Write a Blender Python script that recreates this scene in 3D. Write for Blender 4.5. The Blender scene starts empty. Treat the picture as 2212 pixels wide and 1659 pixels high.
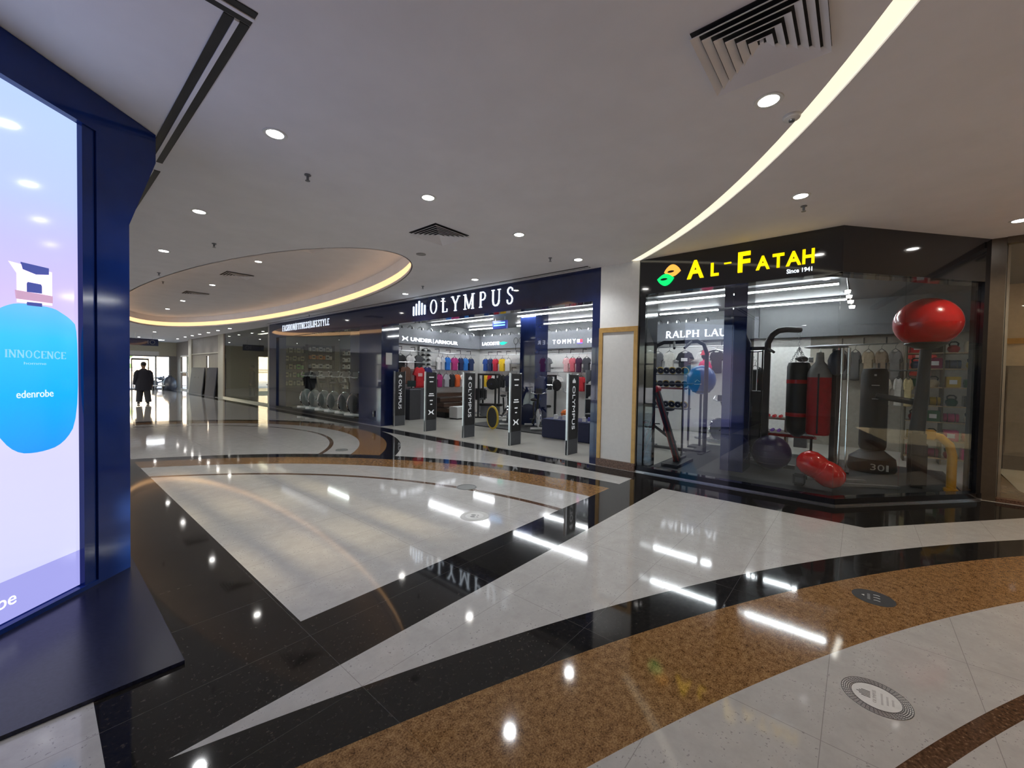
import bpy, bmesh, math, random
from mathutils import Vector, Matrix
random.seed(7)
PI = math.pi
SC = bpy.context.scene
COL = SC.collection
# ---------------------------------------------------------------- camera
H_CAM, YAW, PITCH, ROLL = 1.55, math.radians(49.6), math.radians(-1.37), math.radians(1.05)
cam_d = bpy.data.cameras.new('camera'); cam = bpy.data.objects.new('camera', cam_d); COL.objects.link(cam)
cam_d.sensor_width = 36.0; cam_d.lens = 36.0 * 880.0 / 2212.0; cam_d.clip_start = 0.05; cam_d.clip_end = 300
F = Vector((math.sin(YAW), math.cos(YAW), 0)); Rt = Vector((math.cos(YAW), -math.sin(YAW), 0)); Zu = Vector((0, 0, 1))
U1 = Zu * math.cos(PITCH) - F * math.sin(PITCH); F1 = Zu * math.sin(PITCH) + F * math.cos(PITCH)
rx = Rt * math.cos(ROLL) + U1 * math.sin(ROLL); uy = U1 * math.cos(ROLL) - Rt * math.sin(ROLL)
cam.matrix_world = Matrix(((rx.x, uy.x, -F1.x, 0), (rx.y, uy.y, -F1.y, 0), (rx.z, uy.z, -F1.z, H_CAM), (0, 0, 0, 1)))
SC.camera = cam
# ---------------------------------------------------------------- world, exposure
SC.view_settings.view_transform = 'Standard'; SC.view_settings.look = 'None'
SC.view_settings.gamma = 1.0; SC.view_settings.use_curve_mapping = False
SC.view_settings.exposure = 0.14
SC.cycles.use_denoising = True
SC.cycles.max_bounces = 10; SC.cycles.diffuse_bounces = 4; SC.cycles.glossy_bounces = 4; SC.cycles.transparent_max_bounces = 24
SC.cycles.sample_clamp_indirect = 6.0
W = bpy.data.worlds.new('world'); SC.world = W; W.use_nodes = True
nt = W.node_tree; bg = nt.nodes['Background']
sky = nt.nodes.new('ShaderNodeTexSky'); sky.sky_type = 'NISHITA'; sky.sun_elevation = math.radians(38); sky.sun_rotation = math.radians(200)
sky.sun_disc = False; sky.air_density = 1.0; sky.dust_density = 3.0
nt.links.new(sky.outputs[0], bg.inputs[0]); bg.inputs[1].default_value = 0.9
sun_d = bpy.data.lights.new('sun', 'SUN'); sun_d.energy = 9.0; sun_d.angle = math.radians(0.6); sun_d.color = (1.0, 0.80, 0.48)
sun = bpy.data.objects.new('sun', sun_d); COL.objects.link(sun); sun.rotation_euler = (math.radians(80.7), 0, math.radians(2))
# ---------------------------------------------------------------- node helpers
class E:
    """socket wrapper for math-node expressions"""
    def __init__(s, t, sock): s.t = t; s.s = sock
    def op(s, o, b=None, c=None):
        n = s.t.nodes.new('ShaderNodeMath'); n.operation = o
        for i, v in enumerate((s, b, c)):
            if v is None: continue
            if isinstance(v, E): s.t.links.new(v.s, n.inputs[i])
            else: n.inputs[i].default_value = v
        return E(s.t, n.outputs[0])
    def __add__(s, b): return s.op('ADD', b)
    def __sub__(s, b): return s.op('SUBTRACT', b)
    def __mul__(s, b): return s.op('MULTIPLY', b)
    def gt(s, b): return s.op('GREATER_THAN', b)
    def lt(s, b): return s.op('LESS_THAN', b)
    def inv(s): return s.op('MULTIPLY_ADD', -1.0, 1.0)
    def mx(s, b): return s.op('MAXIMUM', b)
    def between(s, a, b): return s.gt(a) * s.lt(b)
def hyp(a, b): return (a * a + b * b).op('SQRT')
def mixc(t, fac, a, b):
    n = t.nodes.new('ShaderNodeMix'); n.data_type = 'RGBA'
    for sock, v in ((n.inputs[0], fac), (n.inputs[6], a), (n.inputs[7], b)):
        if isinstance(v, E): t.links.new(v.s, sock)
        elif hasattr(v, 'is_output'): t.links.new(v, sock)
        else: sock.default_value = v if not isinstance(v, tuple) else (*v, 1.0)[:4]
    return n.outputs[2]
def noise(t, scale, detail=3.0, rough=0.6, coord='Object'):
    c = t.nodes.new('ShaderNodeTexCoord'); n = t.nodes.new('ShaderNodeTexNoise')
    n.inputs['Scale'].default_value = scale; n.inputs['Detail'].default_value = detail; n.inputs['Roughness'].default_value = rough
    t.links.new(c.outputs[coord], n.inputs['Vector']); return E(t, n.outputs['Fac'])
def ramp(t, e, stops):
    n = t.nodes.new('ShaderNodeValToRGB'); t.links.new(e.s, n.inputs[0])
    el = n.color_ramp.elements
    while len(el) < len(stops): el.new(0.5)
    for q, (p, c) in zip(el, stops): q.position = p; q.color = (*c, 1.0)
    return n.outputs[0]
def lin(r, g, b):
    f = lambda v: (v / 255 / 12.92) if v <= 10 else ((v / 255 + 0.055) / 1.055) ** 2.4
    return (f(r), f(g), f(b))
MATS = {}
def mat(name, col=(0.5, 0.5, 0.5), rough=0.5, metal=0.0, emit=None, es=0.0, vary=0.08, vs=14.0, coat=0.0, bump=0.0, alpha=1.0, spec=None):
    if name in MATS: return MATS[name]
    m = bpy.data.materials.new(name); m.use_nodes = True; t = m.node_tree; p = t.nodes['Principled BSDF']
    nz = noise(t, vs)
    lo = tuple(max(0.0, c * (1 - vary)) for c in col); hi = tuple(min(1.0, c * (1 + vary)) for c in col)
    t.links.new(ramp(t, nz, [(0.3, lo), (0.7, hi)]), p.inputs['Base Color'])
    p.inputs['Roughness'].default_value = rough; p.inputs['Metallic'].default_value = metal
    if coat: p.inputs['Coat Weight'].default_value = coat; p.inputs['Coat Roughness'].default_value = 0.03
    if spec is not None: p.inputs['Specular IOR Level'].default_value = spec
    if emit is not None: p.inputs['Emission Color'].default_value = (*emit, 1); p.inputs['Emission Strength'].default_value = es
    if bump:
        b = t.nodes.new('ShaderNodeBump'); b.inputs['Strength'].default_value = bump; b.inputs['Distance'].default_value = 0.01
        t.links.new(nz.s, b.inputs['Height']); t.links.new(b.outputs[0], p.inputs['Normal'])
    MATS[name] = m; return m
def glow(name, col, es):
    return mat(name, tuple(min(1, c * 0.6) for c in col), 0.4, emit=col, es=es, vary=0.02)
def glass_mat(name, tint=(0.93, 0.95, 0.95), f0=0.04):
    m = bpy.data.materials.new(name); m.use_nodes = True; t = m.node_tree; t.nodes.clear()
    out = t.nodes.new('ShaderNodeOutputMaterial'); mx = t.nodes.new('ShaderNodeMixShader')
    tr = t.nodes.new('ShaderNodeBsdfTransparent'); tr.inputs[0].default_value = (*tint, 1)
    gl = t.nodes.new('ShaderNodeBsdfGlossy'); gl.inputs['Roughness'].default_value = 0.0; gl.inputs[0].default_value = (1, 1, 1, 1)
    lw = t.nodes.new('ShaderNodeLayerWeight'); lw.inputs[0].default_value = 0.5
    f = E(t, lw.outputs['Facing']).op('POWER', 5.0).op('MULTIPLY_ADD', 1 - f0, f0)
    t.links.new(f.s, mx.inputs[0]); t.links.new(tr.outputs[0], mx.inputs[1]); t.links.new(gl.outputs[0], mx.inputs[2])
    t.links.new(mx.outputs[0], out.inputs[0]); MATS[name] = m; return m
# ---------------------------------------------------------------- mesh helpers
class MB:
    def __init__(s): s.b = bmesh.new()
    def box(s, x0, x1, y0, y1, z0, z1, M=None, bev=0.0):
        r = bmesh.ops.create_cube(s.b, size=1.0)
        vs = r['verts']
        for v in vs: v.co = Vector(((x0 + x1) / 2 + v.co.x * (x1 - x0), (y0 + y1) / 2 + v.co.y * (y1 - y0), (z0 + z1) / 2 + v.co.z * (z1 - z0)))
        if bev:
            es = list({e for v in vs for e in v.link_edges})
            q = bmesh.ops.bevel(s.b, geom=es, offset=bev, segments=2, affect='EDGES'); vs = list({v for f in q['faces'] for v in f.verts} | {v for v in vs if v.is_valid})
        if M is not None:
            for v in vs: v.co = M @ v.co
        return s
    def prism(s, pts, z0, z1, M=None):
        """2D polygon extruded along local z"""
        a = [s.b.verts.new(Vector((x, y, z0))) for x, y in pts]; c = [s.b.verts.new(Vector((x, y, z1))) for x, y in pts]
        n = len(pts)
        s.b.faces.new(a[::-1]); s.b.faces.new(c)
        for i in range(n): s.b.faces.new((a[i], a[(i + 1) % n], c[(i + 1) % n], c[i]))
        if M is not None:
            for v in a + c: v.co = M @ v.co
        return s
    def tube(s, pts, r, seg=8, cap=True, closed=False):
        pts = [Vector(p) for p in pts]; n = len(pts); rings = []
        rad = r if isinstance(r, (list, tuple)) else [r] * n
        up = None
        for i, p in enumerate(pts):
            if closed: d = pts[(i + 1) % n] - pts[i - 1]
            else: d = pts[min(i + 1, n - 1)] - pts[max(i - 1, 0)]
            d.normalize()
            if up is None: up = Vector((0, 0, 1)) if abs(d.z) < 0.9 else Vector((1, 0, 0))
            a = d.cross(up)
            if a.length < 1e-4: a = d.cross(Vector((0.3, 0.8, 0.1)))
            a.normalize(); b = a.cross(d); b.normalize(); up = b
            rings.append([s.b.verts.new(p + (a * math.cos(2 * PI * k / seg) + b * math.sin(2 * PI * k / seg)) * rad[i]) for k in range(seg)])
        m = n if closed else n - 1
        for i in range(m):
            A, B = rings[i], rings[(i + 1) % n]
            for k in range(seg): s.b.faces.new((A[k], A[(k + 1) % seg], B[(k + 1) % seg], B[k]))
        if cap and not closed: s.b.faces.new(rings[0][::-1]); s.b.faces.new(rings[-1])
        return s
    def lathe(s, prof, seg=24, M=None):
        """profile (radius, z) spun about local z"""
        rings = []; new = []
        for r, z in prof:
            if r < 1e-5: v = s.b.verts.new((0, 0, z)); rings.append([v] * seg); new.append(v)
            else:
                q = [s.b.verts.new((r * math.cos(2 * PI * k / seg), r * math.sin(2 * PI * k / seg), z)) for k in range(seg)]; rings.append(q); new += q
        for A, B in zip(rings, rings[1:]):
            for k in range(seg):
                f = []
                for v in (A[k], A[(k + 1) % seg], B[(k + 1) % seg], B[k]):
                    if v not in f: f.append(v)
                if len(f) > 2: s.b.faces.new(f)
        if M is not None:
            for v in new: v.co = M @ v.co
        return s
    def torus(s, R, r, M=None, seg=28, rs=8):
        b = MB(); b.tube([(R * math.cos(2 * PI * k / seg), R * math.sin(2 * PI * k / seg), 0) for k in range(seg)], r, rs, closed=True)
        return s.add(b, M)
    def ball(s, c, r, sx=1, sy=1, sz=1, seg=20):
        n = 10
        return s.lathe([(math.sin(PI * i / n), -math.cos(PI * i / n)) for i in range(n + 1)], seg, Matrix.Translation(c) @ Matrix.Diagonal((r * sx, r * sy, r * sz, 1)))
    def add(s, o, M=None):
        me = bpy.data.meshes.new('t'); o.b.to_mesh(me)
        if M is not None: me.transform(M)
        s.b.from_mesh(me); bpy.data.meshes.remove(me); return s
    def quad(s, a, b, c, d):
        s.b.faces.new([s.b.verts.new(p) for p in (a, b, c, d)]); return s
    def build(s, name, m, parent=None, smooth=None, loc=None, subsurf=0):
        me = bpy.data.meshes.new(name)
        bmesh.ops.recalc_face_normals(s.b, faces=s.b.faces)
        if smooth is not None:
            for f in s.b.faces: f.smooth = True
            for e in s.b.edges:
                if len(e.link_faces) == 2 and e.calc_face_angle(0.0) > smooth: e.smooth = False
        s.b.to_mesh(me); s.b.free(); me.materials.append(m)
        o = bpy.data.objects.new(name, me); COL.objects.link(o)
        if parent is not None: o.parent = parent
        if loc is not None: o.location = loc
        if subsurf:
            d = o.modifiers.new('s', 'SUBSURF'); d.levels = subsurf; d.render_levels = subsurf
        return o
SM = 0.7
def T(x, y, z): return Matrix.Translation((x, y, z))
def RX(a): return Matrix.Rotation(a, 4, 'X')
def RY(a): return Matrix.Rotation(a, 4, 'Y')
def RZ(a): return Matrix.Rotation(a, 4, 'Z')
def tag(o, label, cat, group=None):
    o['label'] = label; o['category'] = cat
    if group: o['group'] = group
    return o
def thing(name, label, cat, loc=(0, 0, 0), rz=0.0, group=None):
    o = bpy.data.objects.new(name, None); COL.objects.link(o); o.empty_display_size = 0.05
    o.location = loc; o.rotation_euler = (0, 0, rz); return tag(o, label, cat, group)
def struct(o): o['kind'] = 'structure'; return o
def dup(root, loc, rz=None, label=None, group=None):
    r = root.copy(); COL.objects.link(r); r.location = loc
    if rz is not None: r.rotation_euler = (0, 0, rz)
    if label: r['label'] = label
    if group: r['group'] = group
    for ch in list(root.children):
        c = ch.copy(); COL.objects.link(c); c.parent = r
        for g in list(ch.children):
            d = g.copy(); COL.objects.link(d); d.parent = c
    return r
def frame_on(o, origin, xdir):
    """local x runs along the wall, local y up, local z out of the wall"""
    x = Vector(xdir).normalized(); z = x.cross(Zu); p = Vector(origin)
    o.matrix_world = Matrix(((x.x, 0, z.x, p.x), (x.y, 0, z.y, p.y), (x.z, 1, z.z, p.z), (0, 0, 0, 1))); return o
def curve_mesh(cu, name, m, parent):
    tmp = bpy.data.objects.new('tmp', cu); COL.objects.link(tmp)
    dg = bpy.context.evaluated_depsgraph_get(); me = bpy.data.meshes.new_from_object(tmp.evaluated_get(dg))
    bpy.data.objects.remove(tmp); me.name = name; me.materials.clear(); me.materials.append(m)
    o = bpy.data.objects.new(name, me); COL.objects.link(o)
    if parent is not None: o.parent = parent
    return o
def text(name, body, w, h, x, y, m, parent, bold=0.0, ext=0.004, z=0.0, align='L', rot=0.0):
    """sans lettering fitted to a width w and cap height h with its lower left corner at x, y"""
    cu = bpy.data.curves.new(name, 'FONT'); cu.body = body; cu.size = 1.0; cu.extrude = 0.0; cu.offset = bold
    cu.resolution_u = 3
    o = curve_mesh(cu, name, m, parent); me = o.data
    xs = [v.co.x for v in me.vertices]; ys = [v.co.y for v in me.vertices]
    x0, x1, y0, y1 = min(xs), max(xs), min(ys), max(ys)
    if not body.isupper(): y0 = min(y0, 0)
    sx = w / (x1 - x0); sy = h / (y1 - y0)
    b = bmesh.new(); b.from_mesh(me)
    for v in b.verts: v.co = Vector(((v.co.x - x0) * sx, (v.co.y - y0) * sy, 0))
    r = bmesh.ops.extrude_face_region(b, geom=list(b.faces))
    for g in r['geom']:
        if isinstance(g, bmesh.types.BMVert): g.co.z += max(ext, 0.001)
    bmesh.ops.recalc_face_normals(b, faces=b.faces); b.to_mesh(me); b.free()
    o.location = (x, y, z); o.rotation_euler = (0, 0, rot); return o
def poly_fill(name, loops, zdepth, m, parent=None):
    """flat 2D shape with holes -> mesh"""
    cu = bpy.data.curves.new(name, 'CURVE'); cu.dimensions = '2D'; cu.fill_mode = 'BOTH'; cu.extrude = zdepth
    for lp in loops:
        s = cu.splines.new('POLY'); s.points.add(len(lp) - 1)
        for p, (x, y) in zip(s.points, lp): p.co = (x, y, 0, 1)
        s.use_cyclic_u = True
    return curve_mesh(cu, name, m, parent)
# serif capitals from strokes on a unit box: (points, width) ; S = serif bars
SERIF = {
 'A': (0.95, [([(0.08, 0), (0.5, 1)], .07), ([(0.5, 1), (0.9, 0)], .15), ([(0.22, .34), (0.74, .34)], .06)], [(0.08, 0), (0.9, 0)]),
 'C': (0.92, [([(.82, .8), (.72, .93), (.52, 1.0), (.3, .94), (.13, .75), (.09, .5), (.13, .25), (.3, .06), (.52, 0), (.72, .07), (.84, .22)], .1)], []),
 'E': (0.72, [([(0.14, 0), (0.14, 1)], .15), ([(0.1, .97), (0.68, .97), (.68, .82)], .06), ([(0.14, .52), (0.55, .52)], .06), ([(0.1, .03), (0.7, .03), (.7, .2)], .06)], []),
 'F': (0.68, [([(0.14, 0), (0.14, 1)], .15), ([(0.1, .97), (0.66, .97), (.66, .8)], .06), ([(0.14, .52), (0.55, .52)], .06)], [(0.14, 0)]),
 'H': (0.95, [([(0.14, 0), (0.14, 1)], .15), ([(0.82, 0), (0.82, 1)], .15), ([(0.14, .5), (0.82, .5)], .06)], [(0.14, 0), (0.14, 1), (0.82, 0), (0.82, 1)]),
 'I': (0.34, [([(0.17, 0), (0.17, 1)], .15)], [(0.17, 0), (0.17, 1)]),
 'L': (0.7, [([(0.16, 0), (0.16, 1)], .15), ([(0.1, .03), (0.68, .03), (.68, .24)], .06)], [(0.16, 1)]),
 'M': (1.15, [([(0.12, 0), (0.12, 1)], .07), ([(0.12, 1), (0.57, 0.05)], .14), ([(0.57, 0.05), (1.0, 1)], .06), ([(1.0, 0), (1.0, 1)], .15)], [(0.12, 0), (1.0, 0), (.08, 1), (1.04, 1)]),
 'N': (0.95, [([(0.12, 0), (0.12, 1)], .07), ([(0.12, 1), (0.82, 0)], .14), ([(0.82, 0), (0.82, 1)], .07)], [(0.12, 0), (.08, 1), (0.82, 1)]),
 'O': (1.0, 'O', []), 'U': (0.92, [([(0.14, 1), (0.14, .3), (.2, .1), (.36, .01), (.58, .02), (.72, .14), (.77, .32)], .14), ([(.77, .3), (0.77, 1)], .07)], [(0.14, 1), (0.77, 1)]),
 'P': (0.74, [([(0.15, 0), (0.15, 1)], .15), ([(0.15, .97), (.45, .97), (.6, .88), (.65, .73), (.6, .57), (.45, .48), (.15, .48)], .1)], [(0.15, 0)]),
 'R': (0.84, [([(0.15, 0), (0.15, 1)], .15), ([(0.15, .97), (.45, .97), (.6, .88), (.65, .74), (.6, .6), (.45, .51), (.15, .51)], .1), ([(.4, .5), (.78, 0)], .14)], [(0.15, 0), (.78, 0)]),
 'S': (0.66, [([(.58, .78), (.54, .92), (.4, .99), (.24, .97), (.12, .86), (.13, .7), (.28, .57), (.48, .45), (.57, .3), (.53, .12), (.4, .02), (.22, .01), (.1, .1), (.07, .26)], .11)], []),
 'T': (0.8, [([(0.4, 0), (0.4, 1)], .15), ([(.05, .8), (.06, .97), (.74, .97), (.75, .8)], .06)], [(0.4, 0)]),
 'Y': (0.9, [([(0.06, 1), (0.45, .46)], .14), ([(0.84, 1), (0.45, .46)], .07), ([(0.45, 0), (0.45, .5)], .14)], [(0.45, 0), (.06, 1), (.84, 1)]),
 '|': (0.3, [([(0.15, -.08), (0.15, 1.08)], .06)], []), ' ': (0.45, [], []),
}
def ribbon(mb, pts, w, z0, z1, S, x0, y0, h):
    P = [Vector((x0 + p[0] * S, y0 + p[1] * h)) for p in pts]; n = len(P); L, R = [], []
    for i, p in enumerate(P):
        d = (P[min(i + 1, n - 1)] - P[max(i - 1, 0)]).normalized(); q = Vector((-d.y, d.x)) * w * h / 2
        L.append(p + q); R.append(p - q)
    for i in range(n - 1):
        mb.prism([tuple(L[i]), tuple(R[i]), tuple(R[i + 1]), tuple(L[i + 1])], z0, z1)
def serif_word(word, w, h, x, y, m, parent, ext=0.01, spacing=0.16, name='letter', single=False, fat=1.0):
    tot = sum(SERIF[c][0] for c in word) + spacing * (len(word) - 1); S = w / tot; cx = x; objs = []
    mb = MB()
    for c in word:
        adv, st, se = SERIF[c]
        if not single: mb = MB()
        if st == 'O':
            ring = []
            for k in range(24):
                a = 2 * PI * k / 24; b = 2 * PI * (k + 1) / 24
                f = lambda t, rx, ry: (cx + S * (.48 + rx * math.cos(t)), y + h * (.5 + ry * math.sin(t)))
                mb.prism([f(a, .44, .51), f(a, .44 - .13 * fat, .51 - .055 * fat), f(b, .44 - .13 * fat, .51 - .055 * fat), f(b, .44, .51)], 0, ext)
        else:
            for pts, wd in st: ribbon(mb, pts, wd * fat, 0, ext, S, cx, y, h)
            for sx, sy in se:
                ys = y + (0 if sy < .5 else h - .05 * h)
                mb.prism([(cx + (sx - .15) * S, ys), (cx + (sx + .15) * S, ys), (cx + (sx + .15) * S, ys + .05 * h), (cx + (sx - .15) * S, ys + .05 * h)], 0, ext * 0.98)
        if not single and c != ' ': objs.append(mb.build(name, m, parent))
        cx += (adv + spacing) * S
    if single: objs.append(mb.build(name, m, parent))
    return objs
# ---------------------------------------------------------------- common materials
HC = 3.43
m_ceil = mat('ceiling_paint', (0.88, 0.865, 0.89), 0.75, vary=0.03, vs=2.0)
m_white = mat('white_paint', (0.74, 0.74, 0.72), 0.55, vary=0.03)
m_wallbeige = mat('beige_marble', (0.50, 0.42, 0.33), 0.22, vary=0.12, vs=1.6)
m_black = mat('black_panel', (0.012, 0.013, 0.017), 0.07, vary=0.2, vs=3, coat=0.5)
m_navy = mat('navy_panel', (0.010, 0.018, 0.075), 0.06, vary=0.15, vs=3, coat=0.6)
m_matblack = mat('matt_black', (0.015, 0.015, 0.016), 0.5, vary=0.2)
m_rubber = mat('black_rubber', (0.02, 0.02, 0.021), 0.65, vary=0.25, vs=60)
m_steel = mat('brushed_steel', (0.55, 0.56, 0.57), 0.28, metal=1.0)
m_chrome = mat('chrome', (0.75, 0.76, 0.78), 0.1, metal=1.0)
m_gold = mat('gold_trim', (0.52, 0.31, 0.10), 0.3, metal=0.35, vary=0.1)
m_granite_sk = mat('red_granite', (0.16, 0.09, 0.06), 0.25, vary=0.6, vs=60)
m_greymet = mat('grey_metal', (0.22, 0.23, 0.25), 0.35, metal=0.4)
m_dkgrey = mat('dark_grey', (0.05, 0.05, 0.055), 0.45)
m_lamp = glow('lamp_lens', (1.0, 0.97, 0.92), 45.0)
m_tube = glow('led_tube', (0.93, 0.97, 1.0), 64.0)
m_coverwarm = glow('warm_cove', (1.0, 0.60, 0.30), 1.3)
m_strip = glow('cream_strip', (1.0, 0.92, 0.70), 0.92)
m_signwhite = glow('sign_white', (0.80, 0.90, 1.0), 1.8)
m_glass = glass_mat('clear_glass', (0.93, 0.95, 0.95), 0.043); m_glassg = glass_mat('tinted_glass', (0.62, 0.64, 0.6), 0.05)
m_glassd = glass_mat('dark_glass', (0.42, 0.45, 0.42), 0.06)
# ---------------------------------------------------------------- floor
def floor_mat():
    m = bpy.data.materials.new('inlaid_granite'); m.use_nodes = True; t = m.node_tree; p = t.nodes['Principled BSDF']
    g = t.nodes.new('ShaderNodeNewGeometry'); sx = t.nodes.new('ShaderNodeSeparateXYZ'); t.links.new(g.outputs['Position'], sx.inputs[0])
    x, y = E(t, sx.outputs[0]), E(t, sx.outputs[1])
    rC = hyp(x + 4.07, y + 13.06); rB = hyp(x + 1.9, y - 2.58); rA = hyp(x - 0.55, y - 10.37)
    near = y.lt(2.04); far = y.gt(2.58) * x.gt(1.06); outB = rB.gt(7.35) * far; inB = far * x.lt(5.95)
    blk = near * rC.between(15.43, 15.73)
    brn = near * rC.between(14.88, 15.43)
    thin = near * rC.between(14.28, 14.36)
    blk = blk.mx(inB * rB.between(7.05, 7.35)).mx(outB * rA.between(5.12, 5.41))
    brn = brn.mx(inB * rB.between(6.52, 7.05)).mx(outB * rA.between(4.57, 5.12))
    thin = thin.mx(inB * rB.between(5.79, 5.87)).mx(outB * rA.between(3.97, 4.05))
    # straight black bands: along the kiosk, across the hall, shop thresholds
    band = x.between(0.17, 1.06) * y.gt(2.04)
    band = band.mx(y.between(2.04, 2.58) * x.gt(0.17))
    cham = ((x - 5.68) * 0.63 + (y + 0.10) * 0.776).gt(0.0)
    thr = y.lt(2.58) * x.gt(5.67) * cham
    thr = thr.mx(y.gt(2.58) * x.between(5.88, 6.30))
    ov = band.mx(thr)
    blk = blk.mx(ov); brn = brn * ov.inv(); thin = thin * ov.inv()
    # stones
    n1 = noise(t, 62, 3, 0.65); n2 = noise(t, 7, 4, 0.7); n3 = noise(t, 130, 2, 0.6); n4 = noise(t, 1.1, 2)
    white = ramp(t, n2, [(0.25, (0.38, 0.37, 0.35)), (0.55, (0.44, 0.43, 0.41)), (0.8, (0.49, 0.48, 0.46))])
    fl = n1.gt(0.62) * n2.gt(0.52)
    white = mixc(t, fl * 0.65, white, (0.17, 0.165, 0.16))
    n5 = noise(t, 38, 5, 0.75); n6 = noise(t, 26, 3, 0.7)
    black = ramp(t, n5, [(0.38, (0.008, 0.008, 0.008)), (0.58, (0.016, 0.0145, 0.013)), (0.68, (0.05, 0.04, 0.034)), (0.78, (0.09, 0.075, 0.065))])
    brown = ramp(t, n3 * 0.55 + n6 * 0.45, [(0.36, (0.05, 0.024, 0.010)), (0.44, (0.16, 0.082, 0.030)), (0.52, (0.24, 0.132, 0.052)), (0.60, (0.33, 0.20, 0.09))])
    thinc = ramp(t, n1, [(0.35, (0.05, 0.026, 0.014)), (0.6, (0.12, 0.065, 0.035)), (0.7, (0.3, 0.2, 0.12))])
    # joints of the 1.145 x 0.58 m slabs
    jx = ((x - 1.04) * (1 / 1.145)).op('FRACT'); jy = ((y - 0.08 + y.gt(2.58) * -0.04) * (1 / 0.58)).op('FRACT')
    dx = (jx - 0.5).op('ABSOLUTE').gt(0.4985); dy = (jy - 0.5).op('ABSOLUTE').gt(0.4972)
    joint = dx.mx(dy)
    c = mixc(t, joint * 0.5, white, (0.12, 0.115, 0.11))
    c = mixc(t, brn, c, mixc(t, dx * 0.5, brown, (0.08, 0.05, 0.03))); c = mixc(t, thin, c, thinc)
    c = mixc(t, blk, c, mixc(t, dx.mx(dy) * 0.35, black, (0.12, 0.12, 0.12)))
    t.links.new(c, p.inputs['Base Color'])
    r = n4.op('MULTIPLY_ADD', 0.05, 0.025) + (blk.inv() * 0.012); t.links.new(r.s, p.inputs['Roughness'])
    p.inputs['IOR'].default_value = 1.47
    b = t.nodes.new('ShaderNodeBump'); b.inputs['Strength'].default_value = 0.02; b.inputs['Distance'].default_value = 0.004
    t.links.new(noise(t, 2.2, 1).s, b.inputs['Height']); t.links.new(b.outputs[0], p.inputs['Normal'])
    return m
fl = MB().box(-9, 8.6, -11, 39.5, -0.25, 0.0).build('floor', floor_mat()); struct(fl)
m_shopfloor = mat('cream_shop_tile', (0.55, 0.53, 0.48), 0.12, vary=0.05, vs=2)
SHOPPOLY = [(6.40, 19.0), (6.40, .19), (8.10, -1.21), (8.10, -2.4), (12.6, -2.4), (12.6, 19.0)]
struct(MB().prism(SHOPPOLY, -0.2, 0.004).build('floor_shop', m_shopfloor))
# ---------------------------------------------------------------- ceiling with oval recess and light slot
def ell(cx, cy, a, b, n=96): return [(cx + a * math.cos(2 * PI * k / n), cy + b * math.sin(2 * PI * k / n)) for k in range(n)]
OV = (3.7, 15.0, 2.15, 9.35)
A0, A1 = math.radians(-112), math.radians(-37.6)
def arc(r, n=64, a0=A0, a1=A1): return [(-2.03 + r * math.cos(a0 + (a1 - a0) * k / n), 9.32 + r * math.sin(a0 + (a1 - a0) * k / n)) for k in range(n + 1)]
slot = arc(10.545) + arc(10.675)[::-1]
ce = poly_fill('ceiling', [[(-9, -11), (13.2, -11), (13.2, 39.5), (-9, 39.5)], ell(*OV), slot], 0.03, m_ceil)
ce.location = (0, 0, HC + 0.03); struct(ce)
up = MB().box(1.2, 6.25, 5.0, 25.0, 3.90, 3.94).build('ceiling_recess', m_ceil); struct(up)
def ringwall(name, a, b, z0, z1, m, th=0.02):
    n = 96; mb = MB(); i = ell(OV[0], OV[1], a, b, n); o = ell(OV[0], OV[1], a + th, b + th, n)
    for k in range(n):
        j = (k + 1) % n
        mb.b.faces.new([mb.b.verts.new(v) for v in ((*i[k], z0), (*i[j], z0), (*i[j], z1), (*i[k], z1))])
        mb.b.faces.new([mb.b.verts.new(v) for v in ((*o[k], z1), (*o[j], z1), (*o[j], z0), (*o[k], z0))])
        mb.b.faces.new([mb.b.verts.new(v) for v in ((*i[k], z0), (*o[k], z0), (*o[j], z0), (*i[j], z0))])
        mb.b.faces.new([mb.b.verts.new(v) for v in ((*i[k], z1), (*i[j], z1), (*o[j], z1), (*o[k], z1))])
    bmesh.ops.remove_doubles(mb.b, verts=mb.b.verts, dist=1e-5)
    return mb.build(name, m, smooth=SM)
struct(ringwall('trim_1', OV[2], OV[3], HC, HC + 0.03, m_ceil))
struct(ringwall('trim_2', OV[2] + 0.04, OV[3] + 0.04, HC + 0.23, 3.90, m_ceil))
cl = ringwall('cove_light', OV[2] + 0.05, OV[3] + 0.05, HC + 0.03, HC + 0.23, m_coverwarm)
tag(cl, 'warm amber light band running round the oval ceiling recess', 'light')
mb = MB(); a_, b_ = arc(10.55), arc(10.67)
for k in range(64): mb.prism([a_[k], b_[k], b_[k + 1], a_[k + 1]], HC + 0.012, HC + 0.03)
bmesh.ops.remove_doubles(mb.b, verts=mb.b.verts, dist=1e-5)
tag(mb.build('strip_light', m_strip), 'long curved cream light strip set flush in the grey ceiling', 'light')
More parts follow.
